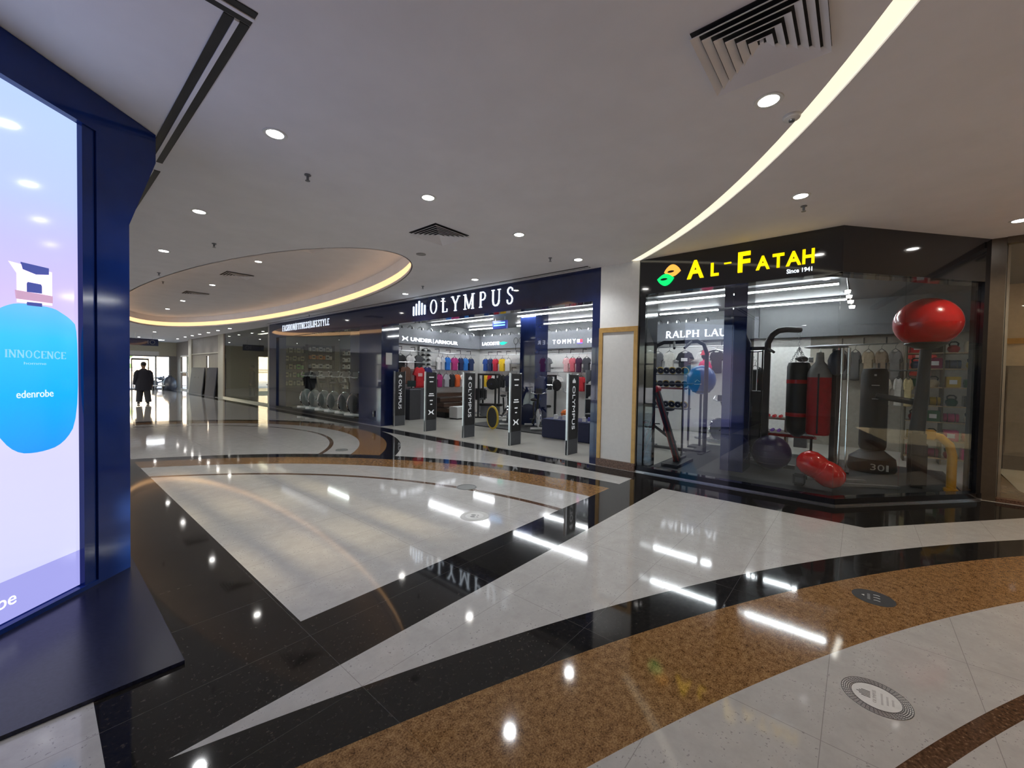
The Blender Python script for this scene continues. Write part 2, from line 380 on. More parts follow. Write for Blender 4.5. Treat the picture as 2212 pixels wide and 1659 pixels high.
# ---------------------------------------------------------------- downlights
def downlight_proto():
    t = thing('downlight', 'x', 'light')
    MB().lathe([(0.062, 0.004), (0.062, -0.004), (0.085, -0.006), (0.088, 0.0), (0.088, 0.004)], 28).build('trim_ring', m_white, t, smooth=SM)
    MB().lathe([(0, -0.002), (0.045, -0.003), (0.062, -0.001), (0.062, 0.003)], 24).build('lens', m_lamp, t, smooth=SM)
    return t
DL = [(1.26, 3.60, 'x'), (3.23, 0.52, 'x'), (5.11, 0.51, 'x'), (1.30, 6.08, 'x'), (2.76, 3.58, 'x'), (4.25, 3.54, 'x'), (5.75, 3.53, 'x'), (1.37, 8.57, 'x'),
      (3.13, 6.69, 'r'), (5.74, 5.91, 'x'), (3.19, 10.03, 'r'), (3.27, 13.89, 'r'), (3.39, 18.03, 'r'), (3.48, 21.07, 'r'), (4.14, 28.25, 'x'), (4.24, 33.98, 'x'),
      (6.0, 33.33, 'x'), (5.93, 30.94, 'x'), (5.92, 29.21, 'x'), (5.92, 27.6, 'x'), (5.93, 25.9, 'x'), (5.88, 24.0, 'x'), (5.92, 22.3, 'x'), (5.80, 8.35, 'x'), (7.39, -1.36, 'x')]
DLN = ['small round downlight nearest the tall blue screen, left of centre ceiling', 'bright round downlight beside the big square ceiling grille', 'round downlight above the black fascia with yellow lettering',
       'round downlight second from the blue screen along the left row', 'round downlight in mid ceiling above the small square grille', 'round downlight midway between the square grille and the white column',
       'round downlight in front of the white column with gold trim', 'round downlight third along the left row, near the oval recess', 'round downlight inside the near end of the oval recess',
       'round downlight above the start of the navy shop fascia', 'second round downlight inside the oval recess', 'third round downlight inside the oval recess', 'fourth round downlight inside the oval recess', 'farthest round downlight inside the oval recess',
       'round downlight beyond the oval recess towards the glass entrance', 'round downlight nearest the glass entrance wall', 'farthest downlight of the row along the right shopfronts', 'second farthest downlight of the row along the right shopfronts',
       'third farthest downlight of the row along the right shopfronts', 'middle downlight of the far row along the right shopfronts', 'third nearest downlight of the far row along the right shopfronts', 'second nearest downlight of the far row along the right shopfronts',
       'nearest downlight of the far row along the right shopfronts', 'round downlight above the left end of the navy fascia', 'round downlight at the right edge above the beige shop']
p0 = downlight_proto(); LIT = 0
for i, ((x, y, k), lb) in enumerate(zip(DL, DLN)):
    z = HC if k == 'x' else 3.90
    o = p0 if i == 0 else dup(p0, (x, y, z))
    o.location = (x, y, z); o['label'] = lb; o['group'] = 'ceiling downlights'
def spot(x, y, z, e, col=(1, 0.95, 0.88), ang=125, r=0.06):
    l = bpy.data.lights.new('lamp', 'SPOT'); l.energy = e; l.color = col; l.spot_size = math.radians(ang); l.spot_blend = 0.9; l.shadow_soft_size = r
    o = bpy.data.objects.new('lamp', l); COL.objects.link(o); o.location = (x, y, z - 0.03); return o
for x, y, k in DL: spot(x, y, HC if k == 'x' else 3.90, 62, (0.96, 0.98, 1.0) if x < 6.5 and y > 0.4 else (1, 0.86, 0.68))
for x, y in ((0.9, -3.0), (3.0, -3.5), (5.2, -3.2), (-2.5, -2.5), (-4.5, 1.5), (-4.5, 6), (-4.5, 12), (-4.5, 18), (1.0, -7), (5, -7), (-3, -7), (3.3, -6), (0.9, 12), (0.9, 18), (0.9, 24), (0.9, 30), (7.0, -4.5)):  # unseen downlights; right-hand ones warmed and strengthened to tint the floor
    o = dup(p0, (x, y, HC)); o['label'] = 'round ceiling downlight outside the view, behind the camera or kiosk'; o['group'] = 'downlights out of view'
    spot(x, y, HC, 95 if x > 0 and y < 0 else 45, (1, 0.62, 0.36) if x > 0 else (1, 0.8, 0.6))
# ---------------------------------------------------------------- ceiling grilles, slots, sprinklers
def grille(x0, x1, y0, y1, z, rings, label, dirx=1):
    t = thing('ceiling_grille', label, 'air vent', ((x0 + x1) / 2, (y0 + y1) / 2, z), 0, 'square ceiling grilles')
    hx, hy = (x1 - x0) / 2, (y1 - y0) / 2
    MB().box(-hx, hx, -hy, hy, -0.004, 0.004).build('backing', m_matblack, t)
    for k in range(rings):
        f = 1 - k / rings * 0.97; g = f - 0.74 / rings
        mb = MB()
        a, b, c, d = hx * f, hy * f, hx * g, hy * g; zo = -0.035; zi = -0.012
        P = [(-a, -b), (a, -b), (a, b), (-a, b)]; Q = [(-c, -d), (c, -d), (c, d), (-c, d)]
        for i in range(4):
            j = (i + 1) % 4
            vs = [(*P[i], zo), (*P[j], zo), (*Q[j], zi), (*Q[i], zi)]; vt = [(p[0], p[1], p[2] + 0.004) for p in vs]
            mb.quad(*vs); mb.quad(*vt[::-1]); mb.quad(vs[0], vs[3], vt[3], vt[0]); mb.quad(vs[1], vs[0], vt[0], vt[1]); mb.quad(vs[2], vs[1], vt[1], vt[2]); mb.quad(vs[3], vs[2], vt[2], vt[3])
        mb.build('vane', m_ceil, t)
    MB().box(-hx * 0.03, hx * 0.03, -hy * 0.03, hy * 0.03, -0.02, -0.003).build('hub', m_ceil, t)
    return t
grille(2.34, 2.92, 0.17, 0.76, HC, 6, 'large square louvred ceiling grille beside the curved light strip')
grille(3.28, 3.86, 4.10, 4.66, HC, 6, 'square louvred ceiling grille in mid ceiling before the oval recess')
grille(3.02, 3.60, 7.70, 8.30, 3.90, 6, 'square louvred grille inside the oval recess, nearest of three')
grille(3.02, 3.60, 11.6, 12.2, 3.90, 5, 'square louvred grille inside the oval recess, middle of three')
grille(3.02, 3.60, 15.6, 16.2, 3.90, 5, 'square louvred grille inside the oval recess, farthest of three')
def slotd(name, label, x0, x1, y0, y1, z=HC):
    t = thing('slot_diffuser', label, 'air vent', ((x0 + x1) / 2, (y0 + y1) / 2, z), 0, 'linear ceiling slots')
    hx, hy = (x1 - x0) / 2, (y1 - y0) / 2; al = hy > hx
    w = min(hx, hy)
    def bar(a, b, m, nm, zb):
        if al: MB().box(a, b, -hy, hy, zb, 0.0).build(nm, m, t)
        else: MB().box(-hx, hx, a, b, zb, 0.0).build(nm, m, t)
    bar(-w, -w * 0.2, m_matblack, 'slot', -0.006); bar(w * 0.2, w, m_matblack, 'slot', -0.006); bar(-w * 0.2, w * 0.2, m_ceil, 'blade', -0.012)
    return t
slotd('a', 'black twin linear slot running from the top edge towards the blue kiosk', 0.66, 0.78, 2.60, 4.93)
slotd('b', 'black twin linear slot continuing behind the blue kiosk corner', 0.68, 0.80, 5.15, 7.6)
slotd('c', 'black twin linear slot crossing the ceiling above the camera', -2.2, 0.78, 2.47, 2.59)
slotd('d', 'thin dark ceiling slot running along the navy fascia', 6.17, 6.27, 3.6, 18.4)
def sprinkler():
    t = thing('sprinkler', 'x', 'sprinkler')
    MB().lathe([(0.03, 0.0), (0.03, -0.008), (0.012, -0.012), (0.012, -0.045), (0, -0.05)], 12).build('body', m_greymet, t, smooth=SM)
    MB().lathe([(0, -0.062), (0.022, -0.06), (0.022, -0.056), (0, -0.056)], 12).build('deflector', m_greymet, t)
    return t
sp0 = sprinkler()
for i, (x, y, z, lb) in enumerate([(1.72, 4.09, HC, 'dark sprinkler head in the ceiling nearest the blue kiosk'), (1.77, 7.43, HC, 'dark sprinkler head on the left before the oval recess'), (1.62, 10.6, HC, 'small sprinkler head at the left rim of the oval recess'), (2.3, 14.5, 3.90, 'small sprinkler head inside the oval recess on the left'),
                                   (5.39, 3.83, HC, 'sprinkler head in front of the navy fascia by the white column'), (5.42, 0.51, HC, 'sprinkler head over the black fascia, beside its downlight'), (5.5, 7.28, HC, 'sprinkler head above the left half of the navy fascia'), (6.05, 14.2, HC, 'sprinkler head above the far end of the navy fascia')]):
    o = sp0 if i == 0 else dup(sp0, (x, y, z)); o.location = (x, y, z); o['label'] = lb; o['group'] = 'ceiling sprinklers'
t = thing('smoke_detector', 'pale round smoke detector beside the curved light strip', 'detector', (3.52, 0.42, HC))
MB().lathe([(0.055, 0), (0.055, -0.012), (0.05, -0.022), (0.03, -0.03), (0, -0.032)], 24).build('housing', m_white, t, smooth=SM); MB().lathe([(0.02, -0.029), (0.018, -0.04), (0, -0.042)], 16).build('sensor', m_greymet, t, smooth=SM)
t = thing('hatch_cover', 'small dark round plate on the ceiling by the tip of the oval recess', 'ceiling plate', (4.0, 5.35, HC))
MB().lathe([(0.075, 0), (0.075, -0.008), (0.06, -0.012), (0, -0.012)], 24).build('plate', mat('ceiling_plate', (0.32, 0.31, 0.31), 0.6), t, smooth=SM)
# ---------------------------------------------------------------- outer walls of the hall
struct(MB().box(-9.2, -9, -11, 8.0, 0, HC).box(-9.2, -9, 36, 39.5, 0, HC).box(-9.2, -9, 8, 36, 3.25, HC).build('wall_left', m_white))
f = MB()
for i in range(15): f.box(-9.14, -9.04, 8 + 2 * i - .04, 8 + 2 * i + .04, 0, 3.25)
f.box(-9.14, -9.04, 8, 36, 0, .1).box(-9.14, -9.04, 8, 36, 2.2, 2.28); f = struct(f.build('window_added_left', m_greymet)); MB().box(-9.1, -9.09, 8, 36, .1, 3.25).build('pane', glass_mat('added_glass', (.97, .98, .97), .04), f)  # glazing added out of view, lets daylight in to lift the ceiling
# back wall with an unseen high window, shaped to throw sun patches on the floor
struct(MB().box(-9, 0.8, -11.2, -11, 0, HC).box(3.3, 13.2, -11.2, -11, 0, HC).box(.8, 3.3, -11.2, -11, 0, 2.25).box(.8, 3.3, -11.2, -11, 3.15, HC).build('wall_back', m_wallbeige))
f = MB()
for x in (.8, 1.25, 1.72, 2.2, 2.7, 3.15): f.box(x, x + .15, -11.15, -11.05, 2.25, 3.15)
for z in (2.25, 2.52, 2.8, 3.08): f.box(.8, 3.3, -11.15, -11.05, z, z + .07)
f = struct(f.build('window_sun_patch', m_greymet)); MB().box(.8, 3.3, -11.11, -11.10, 2.25, 3.15).build('pane', glass_mat('sun_patch_glass', (.97, .98, .97), .04), f)
struct(MB().box(-45, -9.2, -40, 60, -.3, -.05).build('ground_left_bounce', mat('pavement', (.55, .52, .48), .8)))  # unseen bright ground, added to bounce daylight onto the ceiling
# ---------------------------------------------------------------- screen kiosk
D47 = (math.sin(math.radians(47.4)), math.cos(math.radians(47.4)), 0); N47 = (D47[1], -D47[0], 0); K0 = Vector(N47) * -2.78
struct(MB().box(-4.0, 0.505, 2.65, 8.5, 0.0, 0.02).build('trim_3', mat('plinth_granite', (0.012, 0.014, 0.034), 0.24, vary=0.4, vs=60, spec=0.4)))
k = tag(bpy.data.objects.new('advertising_kiosk', None), 'tall navy kiosk column at the left holding a lit advertising screen', 'kiosk'); COL.objects.link(k)
frame_on(k, K0 + Vector((0, 0, 0.02)), D47)
m_kiosk = mat('kiosk_navy_bloom', (0.009, 0.030, 0.18), 0.09, vary=0.1, vs=3, spec=0.35)  # navy panel made bluer so its colour carries the screen's bloom
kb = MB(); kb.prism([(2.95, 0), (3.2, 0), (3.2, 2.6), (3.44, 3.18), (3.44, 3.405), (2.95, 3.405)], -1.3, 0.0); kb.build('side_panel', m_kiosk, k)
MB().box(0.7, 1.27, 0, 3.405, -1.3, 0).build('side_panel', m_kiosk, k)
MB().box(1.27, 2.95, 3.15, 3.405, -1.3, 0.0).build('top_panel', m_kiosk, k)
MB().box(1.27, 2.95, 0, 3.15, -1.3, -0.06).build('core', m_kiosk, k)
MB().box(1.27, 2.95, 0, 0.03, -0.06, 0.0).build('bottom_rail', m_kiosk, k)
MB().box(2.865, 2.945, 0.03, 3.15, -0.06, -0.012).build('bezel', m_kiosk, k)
def screen_mat():
    m = bpy.data.materials.new('screen_image'); m.use_nodes = True; t = m.node_tree; p = t.nodes['Principled BSDF']
    c = t.nodes.new('ShaderNodeTexCoord'); s = t.nodes.new('ShaderNodeSeparateXYZ'); t.links.new(c.outputs['Object'], s.inputs[0])
    y = E(t, s.outputs[1]); x = E(t, s.outputs[0])
    col = ramp(t, (y * (1 / 3.2)) + (noise(t, 1.5, 1) - 0.5) * 0.08, [(0.0, (0.62, 0.64, 0.95)), (0.35, (0.70, 0.68, 0.95)), (0.62, (0.66, 0.55, 0.92)), (0.72, (0.58, 0.56, 0.98)), (0.80, (0.52, 0.62, 1.0)), (1.0, (0.50, 0.66, 1.0))])
    col = mixc(t, y.lt(0.28) * 0.9, col, (0.34, 0.34, 0.80))
    t.links.new(col, p.inputs['Emission Color']); p.inputs['Emission Strength'].default_value = 0.98
    p.inputs['Base Color'].default_value = (0.02, 0.02, 0.03, 1); p.inputs['Roughness'].default_value = 0.08
    MATS['screen_image'] = m; return m
scr = MB().box(1.28, 2.86, 0.04, 3.145, -0.058, -0.04).build('screen', screen_mat(), k)
def scr_part(name, pts, m, dz):
    return MB().prism([(x, y) for x, y in pts], -0.04, -0.04 + dz).build(name, m, scr)
c_cap = glow('screen_cap', (0.045, 0.06, 0.25), 1.2); c_pale = glow('screen_pale', (0.82, 0.70, 0.86), 1.2); c_rose = glow('screen_rose', (0.46, 0.28, 0.42), 1.1)
def bottle_mat():
    m = bpy.data.materials.new('screen_bottle'); m.use_nodes = True; t = m.node_tree; p = t.nodes['Principled BSDF']
    c = t.nodes.new('ShaderNodeTexCoord'); s = t.nodes.new('ShaderNodeSeparateXYZ'); t.links.new(c.outputs['Object'], s.inputs[0])
    col = ramp(t, (E(t, s.outputs[1]) - 1.0), [(0.0, (0.02, 0.30, 0.95)), (0.35, (0.01, 0.42, 1.0)), (0.7, (0.04, 0.52, 1.0)), (0.95, (0.16, 0.50, 1.0))])
    t.links.new(col, p.inputs['Emission Color']); p.inputs['Emission Strength'].default_value = 1.05; p.inputs['Base Color'].default_value = (0, 0.02, 0.04, 1); p.inputs['Roughness'].default_value = 0.08
    return m
BT = [(2.49, 1.01), (2.62, 0.99), (2.76, 1.02), (2.855, 1.17), (2.855, 1.79), (2.81, 1.84), (2.76, 1.87), (2.70, 1.9), (2.52, 1.9), (2.45, 1.87), (2.40, 1.83), (2.33, 1.72), (2.30, 1.5), (2.32, 1.3), (2.39, 1.16)]
def chaikin(P, n=2):
    for _ in range(n): P = [q for a, b in zip(P, P[1:] + P[:1]) for q in ((a[0] * .75 + b[0] * .25, a[1] * .75 + b[1] * .25), (a[0] * .25 + b[0] * .75, a[1] * .25 + b[1] * .75))]
    return P
scr_part('bottle_picture', chaikin(BT), bottle_mat(), 0.002)
scr_part('cap_picture', [(2.47, 2.13), (2.51, 2.07), (2.51, 1.90), (2.70, 1.91), (2.70, 2.12)], c_pale, 0.002)
scr_part('cap_picture', [(2.53, 2.14), (2.68, 2.14), (2.68, 2.10), (2.61, 2.085), (2.54, 2.10)], c_cap, 0.004)
scr_part('cap_picture', [(2.565, 2.03), (2.635, 2.03), (2.64, 2.02), (2.64, 1.975), (2.56, 1.97), (2.56, 2.02)], c_cap, 0.004)
scr_part('band_picture', [(2.50, 1.97), (2.70, 1.97), (2.70, 1.925), (2.505, 1.92)], c_rose, 0.005)
scr_part('cap_picture', [(2.56, 1.91), (2.64, 1.915), (2.64, 1.893), (2.56, 1.89)], c_cap, 0.004)
c_txt = glow('screen_text', (0.22, 0.50, 0.80), 1.1); c_txtw = glow('screen_text_white', (0.75, 0.78, 1.0), 1.5)
for o in serif_word('INNOCENCE', 0.33, 0.045, 2.445, 1.575, c_txt, scr, ext=0.003, name='lettering', single=True): o.location.z = -0.037
text('lettering', 'edenrobe', 0.2, 0.045, 2.50, 1.335, glow('screen_text_gold', (0.62, 0.70, 0.72), 1.1), scr, ext=0.002, z=-0.037)
text('lettering', 'homme', 0.12, 0.016, 2.54, 1.535, c_txt, scr, ext=0.002, z=-0.037)
text('lettering', 'edenrobe', 0.385, 0.075, 2.105, 0.125, c_txtw, scr, ext=0.002, z=-0.039)
text('lettering', 'Y', 0.03, 0.032, 2.372, 0.078, c_txtw, scr, ext=0.002, z=-0.039)
# ---------------------------------------------------------------- navy shopfront
XF = 6.38
def shop_piece(name, x0, x1, y0, y1, z0, z1, m): return struct(MB().box(x0, x1, y0, y1, z0, z1).build(name, m))
shop_piece('wall_right', XF, 6.62, 3.60, 18.0, 2.86, HC, m_navy)
shop_piece('trim_4', XF, 6.95, 3.44, 3.60, 0, HC, m_navy)
shop_piece('trim_5', XF, 6.95, 10.30, 11.50, 0.0, 2.86, m_navy)
shop_piece('trim_6', XF, 6.75, 18.0, 18.75, 0, HC, m_navy)
shop_piece('trim_7', XF, 6.62, 11.5, 18.0, 0, 0.10, m_black)
g = MB().box(6.43, 6.442, 11.5, 18.0, 0.10, 2.86).build('window_1', m_glass); struct(g)
# white column with gold surround
col = shop_piece('wall_right_column', 6.36, 6.95, 2.75, 3.44, 0, HC, m_white)
MB().box(6.335, 6.36, 2.745, 2.81, 0.13, 2.37).box(6.335, 6.36, 3.375, 3.44, 0.13, 2.37).box(6.335, 6.36, 2.81, 3.375, 2.29, 2.37).build('gold_surround', m_gold, col)
MB().box(6.32, 6.36, 2.745, 3.44, 0.0, 0.13).build('skirting', m_granite_sk, col)
s = bpy.data.objects.new('shop_sign', None); COL.objects.link(s); frame_on(s, (XF, 8.83, 2.95), (0, -1, 0))
tag(s, 'white lit shop name sign in spaced capitals with five bars on navy fascia', 'sign')
for i, (x, hh) in enumerate([(0.0, .24), (.115, .30), (.23, .36), (.345, .30), (.46, .24)]):
    MB().box(x, x + .055, 0.06, 0.06 + hh, 0, 0.02, bev=0.01).build('emblem_bar', m_signwhite, s)
serif_word('OLYMPUS', 2.7, 0.34, 0.70, 0.05, m_signwhite, s, ext=0.02, spacing=0.6, fat=0.66)
s2 = bpy.data.objects.new('shop_sign', None); COL.objects.link(s2); frame_on(s2, (XF, 17.35, 3.07), (0, -1, 0))
tag(s2, 'small white lit slogan sign at the far end of the navy fascia', 'sign')
serif_word('FASHION|FITNESS|LIFESTYLE', 3.9, 0.23, 0, 0, glow('slogan_white', (0.80, 0.88, 1.0), 1.0), s2, ext=0.015, fat=0.5, spacing=.32)
# ---------------------------------------------------------------- black shopfront with the chamfered corner
C0 = Vector((XF, 0.19, 0)); C1 = Vector((8.13, -1.27, 0)); CD = (C1 - C0).normalized(); CL = (C1 - C0).length
shop_piece('wall_right_fascia', XF, 6.62, 0.19, 2.75, 2.87, HC, m_black)
shop_piece('trim_8', XF, 6.9, 2.64, 2.75, 0, 2.87, m_black)
shop_piece('trim_9', XF - 0.01, 6.5, 0.19, 2.75, 0.0, 0.09, m_black)
struct(MB().box(XF - 0.018, XF - 0.01, 0.18, 2.75, 0.0, 0.02).build('baseboard_right', m_steel))
struct(MB().box(6.415, 6.427, 1.383, 2.64, 0.09, 2.87).build('window_2', m_glass)); struct(MB().box(6.415, 6.427, 0.205, 1.377, 0.09, 2.87).build('window_3', m_glass))
def cham(name, a0, a1, z0, z1, d0, d1, m):
    o = MB().box(a0, a1, z0, z1, d0, d1).build(name, m); frame_on(o, C0, CD); return struct(o)
cham('wall_right_corner', 0.0, CL, 2.87, HC, -0.24, 0.0, m_black)
cham('trim_10', 0.0, CL, 0.0, 0.09, -0.12, 0.01, m_black)
cham('baseboard_corner', 0.0, CL, 0.0, 0.02, 0.01, 0.018, m_steel)
cham('window_4', 0.015, 1.0, 0.09, 2.87, -0.047, -0.035, m_glass); cham('window_5', 1.006, CL - 0.08, 0.09, 2.87, -0.047, -0.035, m_glass)
cham('trim_11', CL - 0.08, CL, 0.0, 2.87, -0.14, 0.0, m_black)
m_yellow = glow('sign_yellow', (1.0, 0.66, 0.0), 1.35); m_green = glow('sign_green', (0.0, 0.72, 0.16), 1.1); m_orange = glow('sign_orange', (1.0, 0.42, 0.06), 1.15)
s = bpy.data.objects.new('shop_sign', None); COL.objects.link(s); frame_on(s, (XF, 2.48, 3.0), (0, -1, 0))
tag(s, 'yellow lit shop name sign with green and orange emblem on black fascia', 'sign')
for ch, x, w, h in [('A', .47, .235, .27), ('L', .80, .105, .19), ('-', .975, .09, .035), ('F', 1.15, .15, .28), ('A', 1.37, .16, .185), ('T', 1.56, .13, .185), ('A', 1.71, .165, .185), ('H', 1.885, .125, .185)]:
    y = 0.0 if ch != '-' else 0.13
    text('letter', ch, w, h, x, y + 0.02, m_yellow, s, bold=0.03, ext=0.02)
text('lettering', 'Since 1941', 0.27, 0.055, 1.72, -0.075, m_signwhite, s, bold=0.015, ext=0.008)
def leaf(cx, cy, w, h, sgn):
    P = []
    for i in range(13):
        a = i / 12; P.append((cx - w / 2 + w * a, cy + sgn * h * math.sin(PI * a) ** 0.8))
    for i in range(13):
        a = 1 - i / 12; P.append((cx - w / 2 + w * a, cy - sgn * h * 0.75 * math.sin(PI * a) ** 1.0 * (0.9)))
    H = [(cx - w * .1 + w * .22 * math.cos(2 * PI * k / 14), cy + h * .05 + h * .18 * math.sin(2 * PI * k / 14)) for k in range(14)]
    return [P, H]
o = poly_fill('emblem_leaf', leaf(0.25, 0.17, 0.25, 0.11, 1), 0.008, m_orange, s); o.location = (0, 0, 0.01); o.rotation_euler = (0, 0, 0)
o = poly_fill('emblem_leaf', leaf(0.15, 0.075, 0.26, -0.11, 1), 0.008, m_green, s); o.location = (0, 0, 0.014)
# ---------------------------------------------------------------- shop interior shell
m_shopceil = mat('shop_ceiling', (0.15, 0.155, 0.165), 0.5, vary=0.05, vs=2)
m_board = mat('grey_sign_board', (0.20, 0.21, 0.235), 0.45, vary=0.06)
m_slat = mat('white_slat_wall', (0.72, 0.71, 0.69), 0.5, vary=0.03)
m_wood = mat('brown_wood', (0.09, 0.05, 0.032), 0.4, vary=0.35, vs=20)
m_walnut = mat('pale_wood', (0.42, 0.30, 0.18), 0.45, vary=0.2, vs=25)
struct(MB().prism([(6.62, 12.5), (6.62, .30), (8.36, -1.14), (8.36, -2.4), (12.5, -2.4), (12.5, 12.5)], 3.38, 3.42).build('ceiling_shop', m_shopceil))
struct(MB().box(12.3, 12.5, -2.5, 12.5, 0, 3.38).build('wall_shop_back', m_slat))
struct(MB().box(12.06, 12.3, -2.3, 1.98, 2.58, 3.38).build('trim_25', mat('grey_bulkhead', (.11, .115, .12), .5)))
struct(MB().box(12.27, 12.3, -2.3, .92, 0.004, 2.58).build('trim_26', mat('warm_grey_wall', (.34, .31, .26), .5)))
struct(MB().box(7.0, 12.3, 12.3, 12.5, 0, 3.38).build('wall_shop_left', m_slat))
struct(MB().prism([(8.26, -1.33), (12.5, -1.97), (12.5, -2.07), (8.26, -1.43)], 0.004, 3.38).build('wall_shop_right', mat('taupe_wall', (0.30, 0.26, 0.21), 0.5)))
struct(MB().box(6.62, 7.0, 11.5, 12.5, 0, 3.38).build('trim_12', m_navy))
bd = [MB().box(7.2, 12.12, 12.12, 12.3, 2.56, 3.12).build('sign_board', m_board), MB().box(12.12, 12.3, 8.95, 12.3, 2.58, 3.12).build('sign_board', m_board),
      MB().box(12.12, 12.3, 5.2, 8.9, 2.5, 3.12).build('sign_board', m_board), MB().box(12.12, 12.3, 2.0, 5.15, 2.6, 3.15).build('sign_board', m_board)]
for o, l in zip(bd, ['grey sign board on the left wall of the clothes shop', 'grey sign board left of the dark shop pillar on the back wall', 'grey sign board right of the dark shop pillar', 'grey sign board with serif lettering seen through the black shopfront']): tag(o, l, 'sign board')
m_tape = glow('sign_white_soft', (0.9, 0.93, 1.0), 2.6)
def wall_sign(label, origin, xdir):
    s = bpy.data.objects.new('wall_sign', None); COL.objects.link(s); frame_on(s, origin, xdir); return tag(s, label, 'sign')
s = wall_sign('white sans lettering with crossed emblem on the left wall of the clothes shop', (8.30, 12.12, 2.66), (1, 0, 0))
e = MB()
for sx in (-1, 1):
    for sy in (-1, 1):
        e.prism([(.13 + sx * .02, .07), (.13 + sx * .09, .07 + sy * .075), (.13 + sx * .125, .07 + sy * .075), (.13 + sx * .07, .07)], 0, .012)
e.box(.05, .21, .05, .09, 0, .012).build('emblem', m_tape, s)
text('lettering', 'UNDER', .95, .13, .36, 0, m_tape, s, bold=.02, ext=.012); MB().box(1.36, 1.375, -.02, .15, 0, .012).build('divider', m_tape, s)
text('lettering', 'ARMOUR', 1.15, .13, 1.43, 0, m_tape, s, bold=.02, ext=.012)
s = wall_sign('white sans lettering with green emblem on the back wall of the clothes shop', (12.12, 11.98, 2.72), (0, -1, 0))
text('lettering', 'LACOSTE', .95, .13, 0, 0, m_tape, s, bold=.02, ext=.012)
MB().prism([(1.02, .02), (1.1, -.01), (1.22, .0), (1.36, .06), (1.4, .1), (1.3, .09), (1.24, .12), (1.12, .12), (1.04, .09), (.99, .11), (1.0, .05)], 0, .012).build('emblem', glow('emblem_teal', (0.0, 0.55, 0.38), 1.0), s)
s = wall_sign('white spaced lettering with red white and blue block on the right sign board', (12.12, 8.42, 2.66), (0, -1, 0))
text('lettering', 'T O M M Y', .95, .15, 0, 0, m_tape, s, ext=.012)
MB().box(1.02, 1.12, .02, .13, 0, .012).build('emblem', m_tape, s); MB().box(1.12, 1.22, .02, .13, 0, .012).build('emblem', glow('emblem_red', (0.8, .05, .1), 1.2), s); MB().box(1.02, 1.22, -.015, .02, 0, .012).build('emblem', glow('emblem_blue', (.1, .08, .8), 2), s)
text('lettering', 'H I L F I G E R', 1.5, .15, 1.42, 0, m_tape, s, ext=.012)
s = wall_sign('white serif lettering on the grey board behind the black shopfront', (12.12, 4.38, 2.70), (0, -1, 0))
serif_word('RALPH LAUREN', 2.2, .19, 0, 0, m_tape, s, ext=.012, name='lettering', single=True, fat=1.15)
m_bulk = mat('grey_bulkhead', (.11, .115, .12), .5)
struct(MB().box(7.0, 12.2, 12.2, 12.3, 3.12, 3.38).build('trim_27', m_bulk)); struct(MB().box(12.2, 12.3, 2.0, 12.2, 3.12, 3.38).build('trim_28', m_bulk))
# linear lamps
def tube_light(x, y0, y1, label, z=3.3):
    t = thing('linear_light', label, 'light', (x, (y0 + y1) / 2, z), 0, 'linear shop lights'); L = (y1 - y0) / 2
    MB().box(-.035, .035, -L, L, 0.012, .05).build('housing', m_white, t); MB().box(-.022, .022, -L, L, -.012, .012).build('diffuser', m_tube, t)
    for q in (-L * .8, L * .8): MB().tube([(0, q, .05), (0, q, .08)], .004, 6).build('hanger', m_steel, t)
tube_light(9.5, 8.95, 12.0, 'long linear lamp at the left of the clothes shop, front row'); tube_light(9.5, 5.35, 7.9, 'long linear lamp at the right of the clothes shop, front row')
tube_light(11.4, 10.5, 12.0, 'linear lamp deep in the clothes shop by the lettering with green emblem'); tube_light(11.4, 6.3, 9.5, 'linear lamp deep in the clothes shop above the dark pillar')
tube_light(9.5, 0.33, 3.64, 'long front linear lamp above the gym equipment'); tube_light(11.4, 2.8, 4.3, 'short rear linear lamp left of the gym pillar'); tube_light(11.4, 0.25, 2.06, 'rear linear lamp right of the gym pillar')
t = thing('illuminated_sign', 'hanging blue box sign with two cyan lines inside the clothes shop', 'sign', (9.7, 8.8, 3.0))
MB().box(-.04, .04, -.3, .3, 0, .26, bev=.008).build('case', glow('sign_blue', (0.02, .03, .22), 1.0), t)
for z in (.09, .17): MB().box(-.046, -.04, -.24, .24, z, z + .035).build('line', glow('sign_cyan', (.15, .55, 1.0), 3), t)
for q in (-.2, .2): MB().tube([(0, q, .26), (0, q, .38)], .006, 6).build('hanger', m_steel, t)
# arm lamps over the boards
t = thing('arm_lamp', 'x', 'light', (8.3, 12.12, 3.12))
MB().tube([(0, 0, 0), (0, -.06, .06), (0, -.18, .07), (0, -.26, .02)], .009, 7).build('arm', m_steel, t, smooth=SM)
MB().lathe([(0, .03), (.03, .025), (.045, -.04), (.04, -.045), (0, -.03)], 12, T(0, -.27, 0)).build('head', m_steel, t, smooth=SM)
al = t; first = True
for lst, rz, grp, where in [([(7.7 + .42 * i, 12.12, 3.10) for i in range(10)], 0, 'arm lamps on the left shop wall', 'over the left sign board'), ([(12.12, 11.6 - .45 * i, 3.10) for i in range(6)], -PI / 2, 'arm lamps over the middle board', 'over the board with green emblem'),
                     ([(12.12, 8.5 - .42 * i, 3.10) for i in range(6)], -PI / 2, 'arm lamps over the right board', 'over the board right of the dark pillar'), ([(12.12, 4.5 - .26 * i, 3.13) for i in range(6)], -PI / 2, 'arm lamps over the serif lettering', 'over the serif lettering behind black shopfront')]:
    for i, p in enumerate(lst):
        o = al if first else dup(al, p); first = False
        o.location = p; o.rotation_euler.z = rz; o['group'] = grp
        o['label'] = 'small steel arm lamp %s, number %d from the left' % (where, i + 1)
